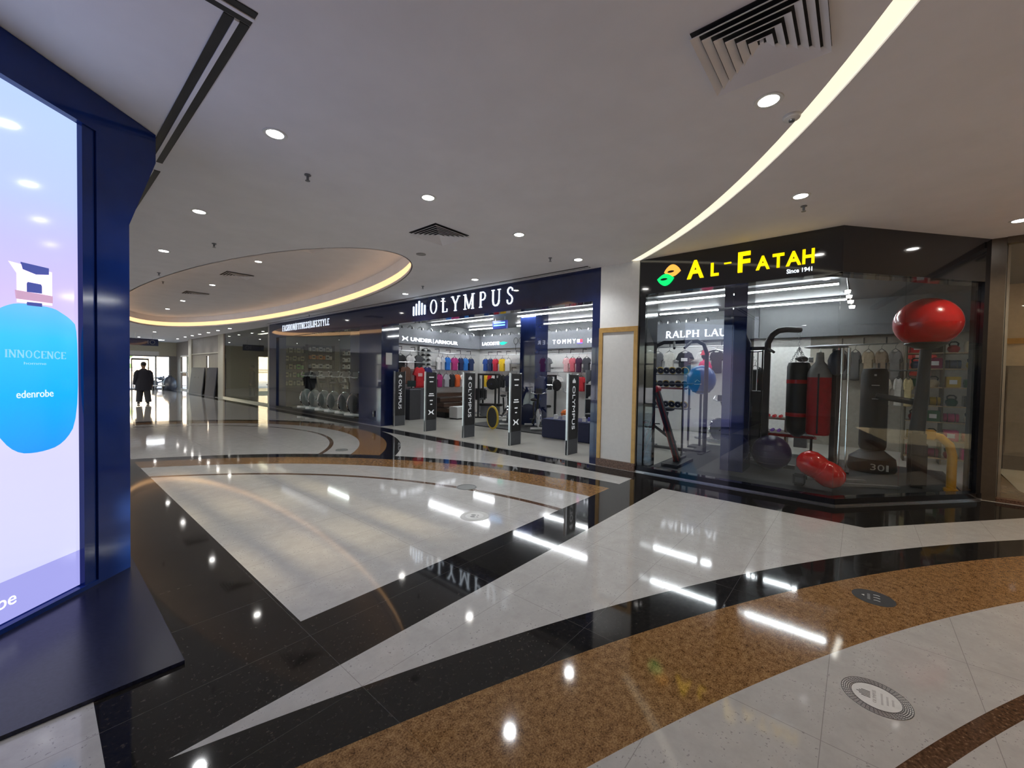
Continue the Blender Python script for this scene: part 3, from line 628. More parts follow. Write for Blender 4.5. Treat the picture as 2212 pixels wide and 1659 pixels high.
ORD = ['leftmost', 'second from left', 'third from left', 'fourth from left', 'fifth from left', 'sixth from left', 'seventh from left', 'eighth from left', 'ninth from left', 'tenth from left', 'eleventh from left', 'twelfth from left', 'thirteenth from left']
for lst in [o for o in bpy.data.objects if o.name.startswith('arm_lamp')]:
    n = int(lst['label'].split('number ')[1].split(' ')[0]); lst['label'] = lst['label'].split(', number')[0] + ', ' + ORD[n - 1]
# ---------------------------------------------------------------- garments
def cloth(c): return mat('cloth_%d_%d_%d' % tuple(int(q * 255) for q in c), c, 0.8, vary=0.12, vs=18, bump=0.25)
TEE = [(-.10, 0), (-.06, -.035), (.06, -.035), (.10, 0), (.21, -.05), (.30, -.24), (.22, -.28), (.19, -.18), (.195, -.66), (.0, -.67), (-.195, -.66), (-.19, -.18), (-.22, -.28), (-.30, -.24), (-.21, -.05)]
def garment(label, cat, c, loc, rz, w=.44, h=.62, grp=None, long=False, name='tshirt', c2=None, tag_=False):
    t = thing(name, label, cat, loc, rz, grp)
    pts = list(TEE)
    if long: pts[5:7] = [(.27, -.60), (.21, -.61)]; pts[12:14] = [(-.21, -.61), (-.27, -.60)]
    sx, sz = w / .48, h / .66; b = bmesh.new(); rings = []
    cx, cz = 0, -.3
    for f, y in ((.72, -.055), (.94, -.045), (1, 0), (.94, .045), (.72, .055)):
        rings.append([b.verts.new(((cx + (x - cx) * f) * sx, y + .012 * math.sin(x * 60), (cz + (z - cz) * f) * sz)) for x, z in pts])
    n = len(pts)
    for A, B in zip(rings, rings[1:]):
        for i in range(n): b.faces.new((A[i], A[(i + 1) % n], B[(i + 1) % n], B[i]))
    b.faces.new(rings[0][::-1]); b.faces.new(rings[-1]); bmesh.ops.triangulate(b, faces=[f for f in b.faces if len(f.verts) > 4])
    m = MB(); m.b.free(); m.b = b; m.build('body', cloth(c), t, smooth=1.0)
    MB().tube([(-.16 * sx, 0, -.03 * sz), (0, 0, .035), (.16 * sx, 0, -.03 * sz)], .008, 6).tube([(0, 0, .03), (0, 0, .09), (.025, 0, .12), (0, 0, .145), (-.02, 0, .13)], .004, 6).build('hanger', m_matblack, t)
    if c2: MB().box(-.1 * sx, .1 * sx, -.064, -.06, -.30 * sz, -.2 * sz).build('chest_print', cloth(c2), t)
    if tag_: MB().box(-.02, .02, -.066, -.062, -.14, -.06).build('price_tag', m_white, t)
    return t
def rail(label, p0, p1, z, nb=5):
    p0 = Vector(p0); p1 = Vector(p1); t = thing('clothes_rail', label, 'clothes rail', (p0.x, p0.y, z))
    d = p1 - p0; n = Vector((0, 1, 0)) if abs(d.x) > abs(d.y) else Vector((1, 0, 0))
    MB().tube([(0, 0, 0), (d.x, d.y, 0)], .014, 8).build('bar', m_steel, t, smooth=SM)
    for i in range(nb):
        q = d * ((i + .5) / nb); MB().tube([(q.x, q.y, 0), (q.x, q.y, .14), (q.x + n.x * .24, q.y + n.y * .24, .14)], .012, 6).build('bracket', m_matblack, t)
rail('steel clothes rail high along the left shop wall', (7.4, 12.0, 0), (11.75, 12.0, 0), 2.30, 8); rail('steel clothes rail low along the left shop wall', (9.4, 12.0, 0), (11.75, 12.0, 0), 1.66, 4)
rail('steel clothes rail high on the back wall left of the dark pillar', (12.0, 11.75, 0), (12.0, 9.3, 0), 2.30, 5); rail('steel clothes rail low on the back wall left of the dark pillar', (12.0, 11.75, 0), (12.0, 9.3, 0), 1.66, 4)
rail('steel clothes rail high under the right sign board', (12.0, 8.8, 0), (12.0, 5.4, 0), 2.30, 7); rail('steel clothes rail low under the right sign board', (12.0, 8.8, 0), (12.0, 5.4, 0), 1.66, 5)
rail('steel clothes rail under the serif lettering', (12.0, 4.9, 0), (12.0, 2.6, 0), 2.42, 5)
rail('steel clothes rail on the back wall at the right of the gym area', (12.0, 0.5, 0), (12.0, -.62, 0), 2.36, 3)
HZ = 2.16; LZ = 1.515
def row(items, hz, fix, rz, where, grp, h=.5):
    for i, it in enumerate(items):
        gap = min([abs(it[0] - o[0]) for o in items if o is not it] + [9]); wd = min(.44, gap * .95)
        q, nm, c = it[:3]; loc = (q, fix, hz) if rz == 0 else (fix, q, hz)
        garment('%s hanging %s, %s' % (nm, where, ORD[i]), 'shirt', c, loc, rz, grp=grp, h=h, c2=it[3] if len(it) > 3 else None, w=wd)
WH, BK, GY = (.72, .70, .68), (.018, .018, .02), (.13, .13, .14)
row([(8.17, 'black shirt', BK), (8.56, 'white shirt', WH), (8.92, 'dark grey shirt', (.05, .05, .055)), (9.82, 'white shirt', WH), (10.02, 'pale grey shirt', (.5, .5, .52)), (10.27, 'bright blue shirt', (.02, .16, .55)), (10.62, 'magenta shirt', (.42, .03, .17)), (10.95, 'navy shirt', (.012, .02, .08)), (11.2, 'blue shirt', (.03, .2, .6)), (11.5, 'dark navy shirt', (.015, .03, .1))],
    HZ, 12.0, 0, 'on the high left rail', 'shirts on the high left rail')
row([(9.62, 'plum shirt', (.25, .01, .1)), (9.88, 'magenta shirt', (.38, .02, .15)), (10.22, 'light grey shirt', (.4, .4, .42)), (10.5, 'black shirt', BK), (10.78, 'orange shirt', (.75, .13, .03)), (11.1, 'white shirt', WH), (11.42, 'grey shirt', GY)], LZ, 12.0, 0, 'on the low left rail', 'shirts on the low left rail')
row([(11.65, 'blue shirt', (.02, .07, .3)), (11.38, 'dark blue shirt', (.02, .03, .1)), (11.1, 'red shirt', (.55, .02, .05)), (10.74, 'yellow shirt', (.85, .55, .02)), (10.42, 'white shirt', WH)], HZ, 12.0, -PI / 2, 'on the high rail left of the pillar', 'shirts on the high back rail')
row([(11.62, 'yellow shirt', (.85, .55, .03)), (11.4, 'red shirt', (.5, .015, .02)), (11.15, 'black-printed white shirt', WH, BK), (10.75, 'black shirt', BK), (10.4, 'dark navy shirt', (.01, .012, .03)), (10.0, 'black shirt', BK), (9.6, 'charcoal shirt', (.04, .04, .04))], LZ, 12.0, -PI / 2, 'on the low rail left of the pillar', 'shirts on the low back rail')
row([(8.6, 'grey shirt', GY), (7.75, 'pale pink shirt', (.75, .45, .45)), (7.5, 'rose shirt', (.6, .12, .15)), (7.25, 'dark purple shirt', (.06, .015, .05)), (6.95, 'charcoal shirt', (.05, .05, .06)), (6.65, 'white shirt', WH), (6.4, 'royal blue shirt', (.04, .05, .5)), (6.1, 'white shirt', WH), (5.85, 'crimson shirt', (.4, .01, .05))], HZ, 12.0, -PI / 2, 'on the high rail right of the pillar', 'shirts on the right high rail')
row([(8.5, 'black shirt', BK), (8.1, 'black-printed white shirt', WH, BK), (7.5, 'black shirt', BK), (7.15, 'red shirt', (.5, .02, .03)), (6.8, 'grey shirt', GY), (6.5, 'white shirt', WH), (6.15, 'black shirt', BK), (5.8, 'white shirt', WH)], LZ, 12.0, -PI / 2, 'on the low rail right of the pillar', 'shirts on the right low rail')
row([(4.55, 'grey shirt', GY), (4.22, 'pale cream shirt', (.62, .6, .55)), (3.78, 'black polo shirt', BK, (.7, .7, .7)), (3.3, 'white shirt', WH), (2.95, 'black shirt', BK)], 2.28, 12.0, -PI / 2, 'on the rail under the serif lettering', 'shirts under the serif lettering', .6)
garment('large red shirt hanging low behind the shop counter', 'shirt', (.62, .02, .03), (8.85, 11.85, 1.755), 0, h=.75, c2=(.7, .4, .4)); garment('navy shirt hanging low beside the red shirt behind the counter', 'shirt', (.01, .012, .09), (9.2, 11.85, 1.755), 0, h=.5, w=.34)
garment('brown jacket hanging behind the first security gate', 'jacket', (.14, .06, .035), (8.25, 11.85, 1.755), 0, h=.6, long=True, name='jacket')
t = thing('low_rail', 'short steel rail holding red, navy and brown garments behind the counter', 'clothes rail', (8.0, 11.85, 1.9)); MB().tube([(0, 0, 0), (1.4, 0, 0)], .014, 8).build('bar', m_steel, t, smooth=SM)
for q in (.05, 1.35): MB().tube([(q, 0, 0), (q, .45, 0)], .01, 6).build('bracket', m_matblack, t)
# white wall panel with dark caps
t = thing('cap_display', 'white wall panel carrying rows of dark caps on the left shop wall', 'display panel', (9.36, 12.2, 1.72)); MB().box(-.24, .24, 0, .08, 0, .78).build('panel', m_white, t)
cp = thing('cap', 'x', 'cap', (9.2, 12.15, 2.3), 0, 'caps on the white panel')
MB().lathe([(.075, 0), (.075, .03), (.05, .075), (0, .085)], 14).build('crown', m_matblack, cp, smooth=SM); MB().prism([(-.06, -.05), (-.05, -.13), (0, -.15), (.05, -.13), (.06, -.05)], 0, .008).build('peak', m_matblack, cp)
for j in range(4):
    for i in range(2):
        p = (9.23 + .24 * i, 12.127, 2.33 - .17 * j); o = cp if (i + j) == 0 else dup(cp, p); o.location = p
        o['label'] = '%s cap of the %s row on the white wall panel' % (['left', 'right'][i], ['top', 'second', 'third', 'bottom'][j])
# dark pillar, counter, steps, boxes
struct(MB().box(9.6, 10.24, 7.3, 7.87, 0, 3.38).build('wall_pillar', m_navy)); struct(MB().box(7.3, 7.9, 1.37, 1.70, 0.05, 3.38).build('wall_gym_pillar', m_navy))
t = thing('counter', 'dark grey till counter behind the first security gate', 'counter', (8.3, 11.25, 0)); MB().box(-.42, .0, -.22, .22, 0, .98).build('cabinet', m_dkgrey, t); MB().box(0.005, .42, -.22, .22, 0, 1.03).build('cabinet', mat('counter_panel', (.10, .10, .11), .4), t); MB().box(-.44, .0, -.24, .24, .98, 1.01).build('worktop', m_greymet, t)
t = thing('monitor', 'small dark till monitor on the grey counter', 'monitor', (8.1, 11.25, 1.01)); MB().box(-.08, .08, -.06, .06, 0, .015).box(-.015, .015, -.015, .015, 0, .08).build('stand', m_matblack, t); MB().box(-.16, .16, -.02, .02, .07, .27, bev=.005).build('panel', mat('dark_green_screen', (.012, .03, .03), .15), t)
t = thing('display_steps', 'brown wooden stepped display bench with pale edges', 'display bench', (9.75, 11.1, 0))
for i in range(4):
    MB().box(-.6, .6, -.45 + .2 * i, .5, .2 + .17 * i, .34 + .17 * i).build('step', m_wood, t); MB().box(-.6, .6, -.46 + .2 * i, -.45 + .2 * i, .33 + .17 * i, .345 + .17 * i).build('edge', m_steel, t)
MB().box(-.58, .58, -.3, .5, 0, .2).build('base', m_matblack, t)
t = thing('white_plinth', 'low white display block in front of the wooden steps', 'plinth', (9.45, 10.35, 0)); MB().box(-.32, .32, -.2, .2, .04, .42, bev=.01).build('block', m_white, t); MB().box(-.3, .3, -.18, .18, 0, .04).build('foot', m_matblack, t)
# security gates
def gate(y, kind, label):
    t = thing('security_gate', label, 'security gate', (6.84, y, 0), 0, 'security gates across the shop entrance')
    MB().box(-.19, .19, -.022, .022, .0, .30, bev=.006).build('base', mat('gate_base', (.07, .075, .085), .4), t)
    MB().box(-.15, .18, -.016, .016, .30, 1.56).build('panel', m_matblack, t)
    MB().box(-.19, -.15, -.024, .024, .0, 1.58, bev=.004).build('side_rail', m_steel, t); MB().box(.18, .195, -.024, .024, .0, 1.58).build('side_rail', m_steel, t)
    wt = glow('gate_print', (.7, .72, .74), .5)
    if kind == 0:
        o = text('lettering', 'OLYMPUS', .85, .10, 0, 0, wt, t, ext=.002); o.matrix_basis = Matrix(((0, 1, 0, -.03), (0, 0, -1, -.018), (-1, 0, 0, 1.34), (0, 0, 0, 1)))
        m = MB()
        for i, q in enumerate((.05, .07, .09, .07, .05)): m.box(-.03 + .024 * i, -.018 + .024 * i, -.019, -.016, 1.40, 1.40 + q)
        m.build('emblem', wt, t)
    else:
        m = MB()
        for zz, w in ((1.42, .16), (1.3, .12), (.98, .14), (.93, .18), (.80, .1), (.70, .06)): m.box(-.0 - w / 2 + .015, w / 2 + .015, -.019, -.016, zz, zz + .025)
        m.build('lettering', wt, t)
        e = MB()
        for sx in (-1, 1): e.prism([(sx * .04, .5), (sx * .1, .56), (sx * .06, .56), (sx * .015, .515), (sx * .015, .485), (sx * .06, .44), (sx * .1, .44), (sx * .04, .5)][:-1], -.019, -.016, Matrix(((1, 0, 0, .015), (0, 0, 1, 0), (0, 1, 0, 0), (0, 0, 0, 1))))
        e.box(-.04, .07, -.019, -.016, .485, .515); e.build('emblem', wt, t)
for y, kd, lb in [(10.09, 0, 'black security gate with vertical white lettering, nearest the dark pillar'), (8.66, 1, 'black security gate with white emblems, second from the left'), (7.19, 0, 'black security gate with vertical lettering in the middle of five'), (5.72, 1, 'black security gate with white emblems, second from the right'), (4.26, 0, 'black security gate with vertical lettering nearest the white column')]: gate(y, kd, lb)
t = thing('notice', 'white paper notice stuck on the dark pillar return', 'notice', (6.62, 10.29, 1.93)); MB().box(-.1, .1, -.004, .004, -.17, .17).build('sheet', m_white, t)
t = thing('wall_socket', 'small black socket box low on the dark pillar', 'socket', (6.37, 10.65, .33)); MB().box(-.02, .01, -.05, .05, -.09, .09, bev=.006).build('case', m_dkgrey, t); MB().box(-.024, -.02, -.03, .03, .0, .05).build('plate', m_greymet, t)
# ---------------------------------------------------------------- exercise machines
def bike(label, loc, rz, grp, wheel=None):
    t = thing('exercise_bike', label, 'exercise bike', loc, rz, grp); w = wheel or m_greymet
    f = MB().tube([(-.45, 0, .08), (.0, 0, .42), (.42, 0, .30)], .035, 8).tube([(-.28, 0, .2), (-.36, 0, .72)], .03, 8).tube([(.1, 0, .4), (.33, 0, 1.0)], .035, 8).tube([(.42, 0, .08), (.42, 0, .30)], .03, 8)
    f.build('frame', m_matblack, t, smooth=SM)
    MB().lathe([(0, -.03), (.24, -.03), (.255, -.02), (.255, .02), (.24, .03), (0, .03)], 28, T(.42, 0, .33) @ RX(PI / 2)).build('flywheel', w, t, smooth=SM)
    MB().torus(.255, .02, T(.42, 0, .33) @ RX(PI / 2)).build('wheel_rim', m_chrome, t, smooth=SM)
    MB().ball((-.38, 0, .78), .13, 1.1, .75, .35).build('seat', m_matblack, t, smooth=SM)
    MB().tube([(.30, -.22, 1.12), (.36, -.22, 1.02), (.34, -.1, .99), (.34, .1, .99), (.36, .22, 1.02), (.30, .22, 1.12), (.5, .2, 1.14)], .016, 7).build('handlebar', m_steel, t, smooth=SM)
    MB().box(.34, .37, -.09, .09, 1.0, 1.14, RY(0)).build('console', m_dkgrey, t)
    for q in (-.48, .48): MB().tube([(q, -.24, .04), (q, .24, .04)], .035, 8).build('foot', m_white if wheel else m_steel, t, smooth=SM)
    for s_, a in ((-1, .14), (1, -.14)): MB().tube([(.05, s_ * .05, .36), (.05 + a, s_ * .09, .36 - a * .6)], .014, 6).box(.0 + a, .1 + a, s_ * .15 - .05, s_ * .15 + .05, .35 - a * .6, .37 - a * .6).build('pedal', m_dkgrey, t)
    return t
struct(MB().box(8.5, 11.2, 6.0, 9.0, 0.004, .03).build('floor_mat_shop', m_rubber))
m_wheelw = mat('white_flywheel', (.62, .63, .64), .35, vary=.1)
bk = bike('black exercise bike with white flywheel between the middle gates', (9.45, 8.15, .03), -2.5, 'bikes in the clothes shop', m_wheelw)
for p, r, l in [((9.3, 7.0, .03), -2.3, 'white footed exercise bike left of the navy table'), ((10.3, 8.95, .03), -2.0, 'exercise bike behind the white flywheel bike'), ((10.8, 6.75, .03), -2.7, 'exercise bike behind the dark shop pillar')]: dup(bk, p, r, l)
def ring(label, loc, R, m, name='training_wheel', cat='wheel'):
    t = thing(name, label, cat, loc, -1.9); MB().lathe([(0, -.02), (R - .02, -.02), (R - .02, .02), (0, .02)], 26, T(0, 0, R + .03) @ RX(PI / 2)).build('disc', m_matblack, t, smooth=SM); MB().torus(R, .03, T(0, 0, R + .03) @ RX(PI / 2) @ RZ(0)).build('rim', m, t, smooth=SM); return t
ring('yellow rimmed wheel standing beside the third security gate', (8.3, 7.75, .004), .3, mat('yellow_rim', (.5, .35, .02), .4))
def gym_rack(label, loc, rz, grp=None):
    t = thing('weight_rack', label, 'gym machine', loc, rz, grp); f = MB()
    for x in (-.45, .45):
        for y in (-.3, .3): f.box(x - .03, x + .03, y - .03, y + .03, 0, 1.55)
        f.box(x - .03, x + .03, -.33, .33, 1.49, 1.55).box(x - .03, x + .03, -.4, .4, 0, .05)
    f.box(-.45, .45, -.33, -.27, 1.49, 1.55).box(-.45, .45, .27, .33, .6, .66); f.build('frame', m_matblack, t)
    MB().tube([(-.75, -.2, 1.2), (.75, -.2, 1.2)], .014, 8).build('bar', m_chrome, t, smooth=SM)
    for s_ in (-1, 1):
        for k_, r_ in enumerate((.2, .16)): MB().lathe([(0, -.02), (r_, -.02), (r_, .02), (0, .02)], 20, T(s_ * (.58 + .06 * k_), -.2, 1.2) @ RY(PI / 2)).build('weight_plate', m_rubber, t, smooth=SM)
    MB().box(-.14, .14, -.5, .35, .40, .48, bev=.02).build('pad', m_matblack, t); MB().box(-.03, .03, -.4, .3, .02, .4).build('pad_post', m_greymet, t)
    return t
g1 = gym_rack('black barbell rack behind the middle security gates', (10.6, 10.1, .004), .6, 'barbell racks'); dup(g1, (11.35, 8.4, .004), 1.5, 'black barbell rack left of the dark shop pillar'); dup(g1, (11.0, 5.2, .004), 1.6, 'black barbell rack right of the dark shop pillar')
# draped table with goods
t = thing('display_table', 'low display table draped in navy cloth by the white column', 'table', (8.55, 5.3, 0)); MB().box(-.4, .4, -.7, .65, 0.01, .46, bev=.02).build('cloth', mat('navy_cloth', (.012, .015, .05), .7), t); MB().box(-.38, .38, -.68, .63, .46, .475).build('top', mat('navy_top', (.02, .03, .12), .4), t)
def shoe(label, loc, rz, c, grp):
    t = thing('shoe', label, 'shoe', loc, rz, grp)
    MB().prism([(-.13, 0), (.15, 0), (.15, .02), (-.13, .02)], -.045, .045, RX(PI / 2)).build('sole', m_white, t)
    MB().prism([(-.125, .02), (.145, .02), (.14, .05), (.06, .07), (.0, .10), (-.03, .105), (-.06, .09), (-.125, .10)], -.04, .04, RX(PI / 2)).build('upper', cloth(c), t, smooth=.5); return t
for i, (y, c, n_) in enumerate([(5.7, (.7, .7, .7), 'white'), (5.45, (.6, .6, .62), 'pale grey'), (5.15, (.03, .03, .03), 'black'), (4.9, (.7, .68, .66), 'white'), (4.75, (.1, .1, .4), 'blue')]): shoe('%s sports shoe on the navy draped table, %s' % (n_, ORD[i]), (8.4, y, .475), .5, c, 'shoes on the navy table')
t = thing('ball', 'small orange ball resting on the navy draped table', 'ball', (8.7, 5.6, .475)); MB().ball((0, 0, .11), .11, 1.2, 1.2, 1).build('body', mat('orange_vinyl', (.8, .16, .01), .3), t, smooth=SM); MB().torus(.112, .006, T(0, 0, .11) @ Matrix.Diagonal((1.2, 1.2, 1, 1))).build('seam', m_matblack, t)
t = thing('shoe_rack', 'white shoe shelving behind the last security gate', 'shelf', (9.9, 5.15, .004)); f = MB()
for z in (.1, .5, .9, 1.3): f.box(-.16, .16, -.5, .5, z, z + .02)
f.build('shelf_board', m_white, t); MB().box(-.16, -.13, -.52, -.5, 0, 1.7).box(-.16, .16, .5, .52, 0, 1.7).box(.14, .16, -.52, .52, 0, 1.7).build('side_frame', m_greymet, t)
for j, z in enumerate((.124, .524, .924, 1.324)):
    for i in range(4):
        c, n_ = [((.7, .7, .7), 'white'), (BK, 'black'), ((.55, .55, .57), 'grey'), ((.68, .68, .66), 'white')][(i + j) % 4]
        shoe('%s sports shoe on the %s shelf of the white rack, %s' % (n_, ['bottom', 'second', 'third', 'top'][j], ORD[i]), (9.86, 5.52 - .25 * i, z), PI, c, 'shoes on the white rack')
t = thing('folded_stack', 'stack of folded white shirts on a high shelf left of the dark pillar', 'clothes pile', (12.05, 9.85, 1.98))
for i in range(4): MB().box(-.15, .15, -.34, .34, .05 * i, .05 * i + .045, bev=.015).build('shirt', cloth(WH), t)
MB().box(-.2, .24, -.4, .4, -.03, 0).build('shelf_board', m_steel, t)
for i, y in enumerate((10.15, 9.88)):
    t = thing('racket', 'dark badminton racket on the grey board, %s of two' % ['left', 'right'][i], 'racket', (12.1, y, 2.48), 0, 'rackets'); MB().torus(.1, .008, T(0, 0, .36) @ RY(PI / 2) @ Matrix.Diagonal((1.25, 1, 1, 1))).build('head', m_matblack, t, smooth=SM); MB().tube([(0, 0, 0), (0, 0, .24)], .009, 6).build('shaft', m_matblack, t)
    m = MB()
    for q in range(-3, 4): m.tube([(0, q * .026, .27), (0, q * .026, .45)], .0015, 4).tube([(0, -.08, .36 + q * .03), (0, .08, .36 + q * .03)], .0015, 4)
    m.build('strings', m_white, t)
for i, (x, y, z) in enumerate([(11.3, 11.25, .004), (11.6, 9.5, .004)]):
    t = thing('bag_stand', 'black display stand hung with dark sports bags, %s' % ORD[i], 'display stand', (x, y, z), 0, 'bag stands'); MB().box(-.2, .2, -.2, .2, 0, .03).tube([(0, 0, 0), (0, 0, 1.35)], .02, 8).build('post', m_greymet, t)
    for k_ in range(4):
        a = k_ * PI / 2 + .4; M_ = RZ(a) @ T(.16, 0, .75); MB().box(-.09, .09, -.14, .14, -.22, .22, M_, bev=.05).build('bag', m_matblack if k_ != 1 else mat('grey_bag', (.1, .1, .11), .6), t, smooth=SM)
# ---------------------------------------------------------------- gym window (behind the black shopfront)
m_red = mat('red_vinyl', (.62, .012, .012), .22, vary=.08, coat=.4); m_dred = mat('dark_red_leather', (.50, .012, .02), .45, vary=.15, bump=.1)
m_purple = mat('purple_vinyl', (.04, .026, .085), .35); m_pink = mat('pink_foam', (.62, .06, .17), .5); m_yel = mat('yellow_enamel', (.62, .32, .01), .35)
struct(MB().prism([(6.47, 2.62), (6.47, .24), (8.1, -1.12), (9.9, -1.12), (9.9, 2.62)], 0.004, .05).build('floor_mat_gym', m_rubber))
t = thing('leaning_bench', 'black folded exercise bench with red piping leaning by the window edge', 'exercise bench', (7.15, 2.34, .05))
B = T(0, 0, 0) @ RX(math.radians(-17.5))
B = T(0, -.02, .05) @ RX(math.radians(-18))
MB().box(-.06, .06, -.04, .04, 0, 1.28, B, bev=.02).build('backrest', m_matblack, t, smooth=SM)
MB().tube([B @ Vector((-.06, .035, .02)), B @ Vector((-.06, .035, 1.26))], .008, 6).tube([B @ Vector((-.06, -.035, .02)), B @ Vector((-.06, -.035, 1.26))], .008, 6).build('piping', mat('maroon_piping', (.25, .02, .02), .5), t, smooth=SM)
MB().lathe([(0, -.07), (.06, -.07), (.06, .07), (0, .07)], 18, B @ T(0, 0, 1.30) @ RY(PI / 2)).build('roller', m_dred, t, smooth=SM)
MB().box(-.3, .5, -.12, .16, 0.0, .05).box(-.04, .5, .0, .05, .05, .09).build('base', m_matblack, t); MB().tube([(.02, .18, .62), (.2, .2, .6), (.35, .08, .06)], .022, 8).build('strut', m_steel, t, smooth=SM)
t = thing('barbell', 'black barbell lying across the rack at the left of the gym window', 'barbell', (7.9, 2.85, 1.42)); MB().tube([(0, -.5, 0), (0, .3, 0)], .016, 8).build('bar', m_matblack, t, smooth=SM); MB().tube([(0, -.35, -1.415), (0, -.35, 0)], .02, 8).tube([(0, .2, -1.415), (0, .2, 0)], .02, 8).build('stand', m_matblack, t, smooth=SM)
# arched station at the left
t = thing('pull_up_station', 'black pull-up station with arched top tube below the serif lettering', 'gym machine', (8.7, 2.86, .004))
MB().tube([(0, .56, 0), (0, .56, 2.03), (0, .48, 2.21), (0, .32, 2.28), (0, -.36, 2.28), (0, -.48, 2.21), (0, -.54, 2.03), (0, -.54, 0)], .04, 10).build('arch', m_matblack, t, smooth=SM)
MB().box(-.3, .3, .52, .6, 0, .06).box(-.3, .3, -.58, -.5, 0, .06).box(-.04, .04, -.54, .56, .02, .08).build('base', m_matblack, t)
MB().tube([(-.02, .1, 2.28), (-.3, .0, 2.13)], .025, 8).tube([(-.02, -.25, 2.28), (-.3, -.2, 2.13)], .025, 8).build('grip', m_rubber, t, smooth=SM)
# accessory shelves
t = thing('accessory_rack', 'dark three level rack of weight plates at the left of the gym window', 'shelf', (10.4, 3.65, .004)); m = MB(); r_ = MB()
for z in (.78, 1.29, 1.62): m.box(-.18, .18, -.5, .42, z - .02, z)
for y in (-.5, .42): r_.box(-.02, .02, y - .02, y + .02, 0, 1.7)
m.build('shelf_board', m_dkgrey, t); r_.build('side_frame', m_matblack, t); MB().box(-.19, -.18, -.5, .42, 1.25, 1.29).build('edge', mat('maroon_edge', (.14, .015, .02), .4), t)
m_ye = mat('yellow_plate_edge', (.55, .38, .08), .4)
def plate(label, loc, R, m_in, m_rim, tilt=.3):
    t = thing('weight_plate', label, 'weight plate', loc, 0, 'weight plates on the rack'); M_ = T(0, 0, R) @ RY(PI / 2 - tilt)
    MB().lathe([(.02, -.015), (R - .02, -.015), (R - .02, .015), (.02, .015)], 20, M_).build('disc', m_in, t, smooth=SM); MB().torus(R - .01, .012, M_).build('rim', m_rim, t, smooth=SM)
for j, z in enumerate((.78, 1.29, 1.62)):
    for i in range(6): plate('%s weight plate on the %s level of the left gym rack, %s' % (['black', 'yellow rimmed'][(i + j) % 2], ['lowest', 'middle', 'top'][j], ORD[i]), (10.35, 4.0 - .15 * i, z), .095, m_matblack, m_ye if (i + j) % 2 else m_steel)
gb = bike('black exercise bike low on the left behind the leaning bench', (9.6, 3.75, .004), 2.2, 'bikes in the gym window'); dup(gb, (10.9, 2.3, .004), 2.6, 'black exercise bike left of the gym pillar')
t = thing('mannequin_bust', 'pink and red shirt with pink cap on a stand left of the gym pillar', 'mannequin', (11.1, 3.0, .004)); MB().tube([(0, 0, .03), (0, 0, 1.5)], .02, 8).lathe([(0, 0), (.2, 0), (.2, .03), (0, .03)], 20).build('stand', m_steel, t, smooth=SM)
MB().lathe([(0, 1.45), (.14, 1.45), (.13, 1.62), (.17, 1.82), (.12, 1.95), (.05, 1.99), (.05, 2.05), (0, 2.06)], 20, Matrix.Diagonal((.7, 1, 1, 1))).build('shirt', mat('hot_pink_cloth', (.8, .05, .16), .7), t, smooth=SM); MB().lathe([(.1, 2.12), (.1, 2.16), (.07, 2.24), (0, 2.27)], 18).box(-.2, -.07, -.07, .07, 2.12, 2.135).build('cap', mat('coral_cloth', (.85, .1, .14), .7), t, smooth=SM); MB().ball((0, 0, 2.1), .09).build('head', m_matblack, t, smooth=SM)
t = thing('exercise_ball', 'blue exercise ball with white script on a stand left of the gym pillar', 'exercise ball', (9.6, 2.66, .004)); MB().ball((0, 0, 1.5), .30, 1, 1, 1.08, 28).build('ball', mat('blue_vinyl', (.0, .07, .28), .3), t, smooth=SM); MB().tube([(0, 0, 0), (0, 0, 1.2)], .025, 8).torus(.17, .015, T(0, 0, 1.24)).box(-.2, .2, -.2, .2, 0, .03).build('stand', m_matblack, t, smooth=SM)
MB().tube([(-.29, .05, 1.45), (-.30, .0, 1.5), (-.29, -.05, 1.46)], .008, 6).tube([(-.29, .06, 1.4), (-.29, -.08, 1.41)], .008, 6).build('script', m_white, t, smooth=SM)
# multi gym with hanging bag
t = thing('multi_gym', 'black multi gym frame whose curved arm carries the hanging bag', 'gym machine', (8.25, 1.22, .05))
MB().box(-.045, .045, -.045, .045, 0, 1.95, bev=.008).tube([(0, 0, 1.95), (0, 0, 2.12), (.02, -.06, 2.26), (.06, -.14, 2.33), (.15, -.24, 2.355), (.36, -.42, 2.36)], .05, 10).build('main_post', m_greymet if False else m_dkgrey, t, smooth=SM)
MB().box(-.05, .5, .08, .36, .2, 1.28).build('weight_stack', m_matblack, t); MB().box(-.02, .02, .06, .08, 0.02, 2.05).box(-.02, .02, .36, .38, .02, 2.05).box(-.02, .02, .0, .38, 2.0, 2.06).build('stack_frame', m_matblack, t)
MB().tube([(.1, .16, .1), (.1, .16, 2.0)], .012, 8).tube([(.1, .28, .1), (.1, .28, 2.0)], .012, 8).build('guide_rod', m_chrome, t, smooth=SM)
MB().tube([(-.1, .92, 1.98), (-.1, .8, 2.02), (-.1, .6, 1.96), (-.1, .42, 2.06), (-.1, .2, 1.97), (-.1, .05, 1.98)], .014, 8).build('pull_bar', m_chrome, t, smooth=SM); MB().tube([(-.05, -.02, 2.02), (-.2, -.12, 1.95)], .022, 8).build('grip', m_rubber, t, smooth=SM)
MB().box(-.06, -.05, .2, .38, .82, 1.02).build('instruction_plate', m_steel, t); MB().box(-.05, .5, -.05, .05, 0, .06).box(-.05, .05, -.45, .4, 0, .06).build('base', m_dkgrey, t)
t = thing('punch_bag', 'black hanging punch bag with two red bands on chains', 'punch bag', (8.61, .80, .05))
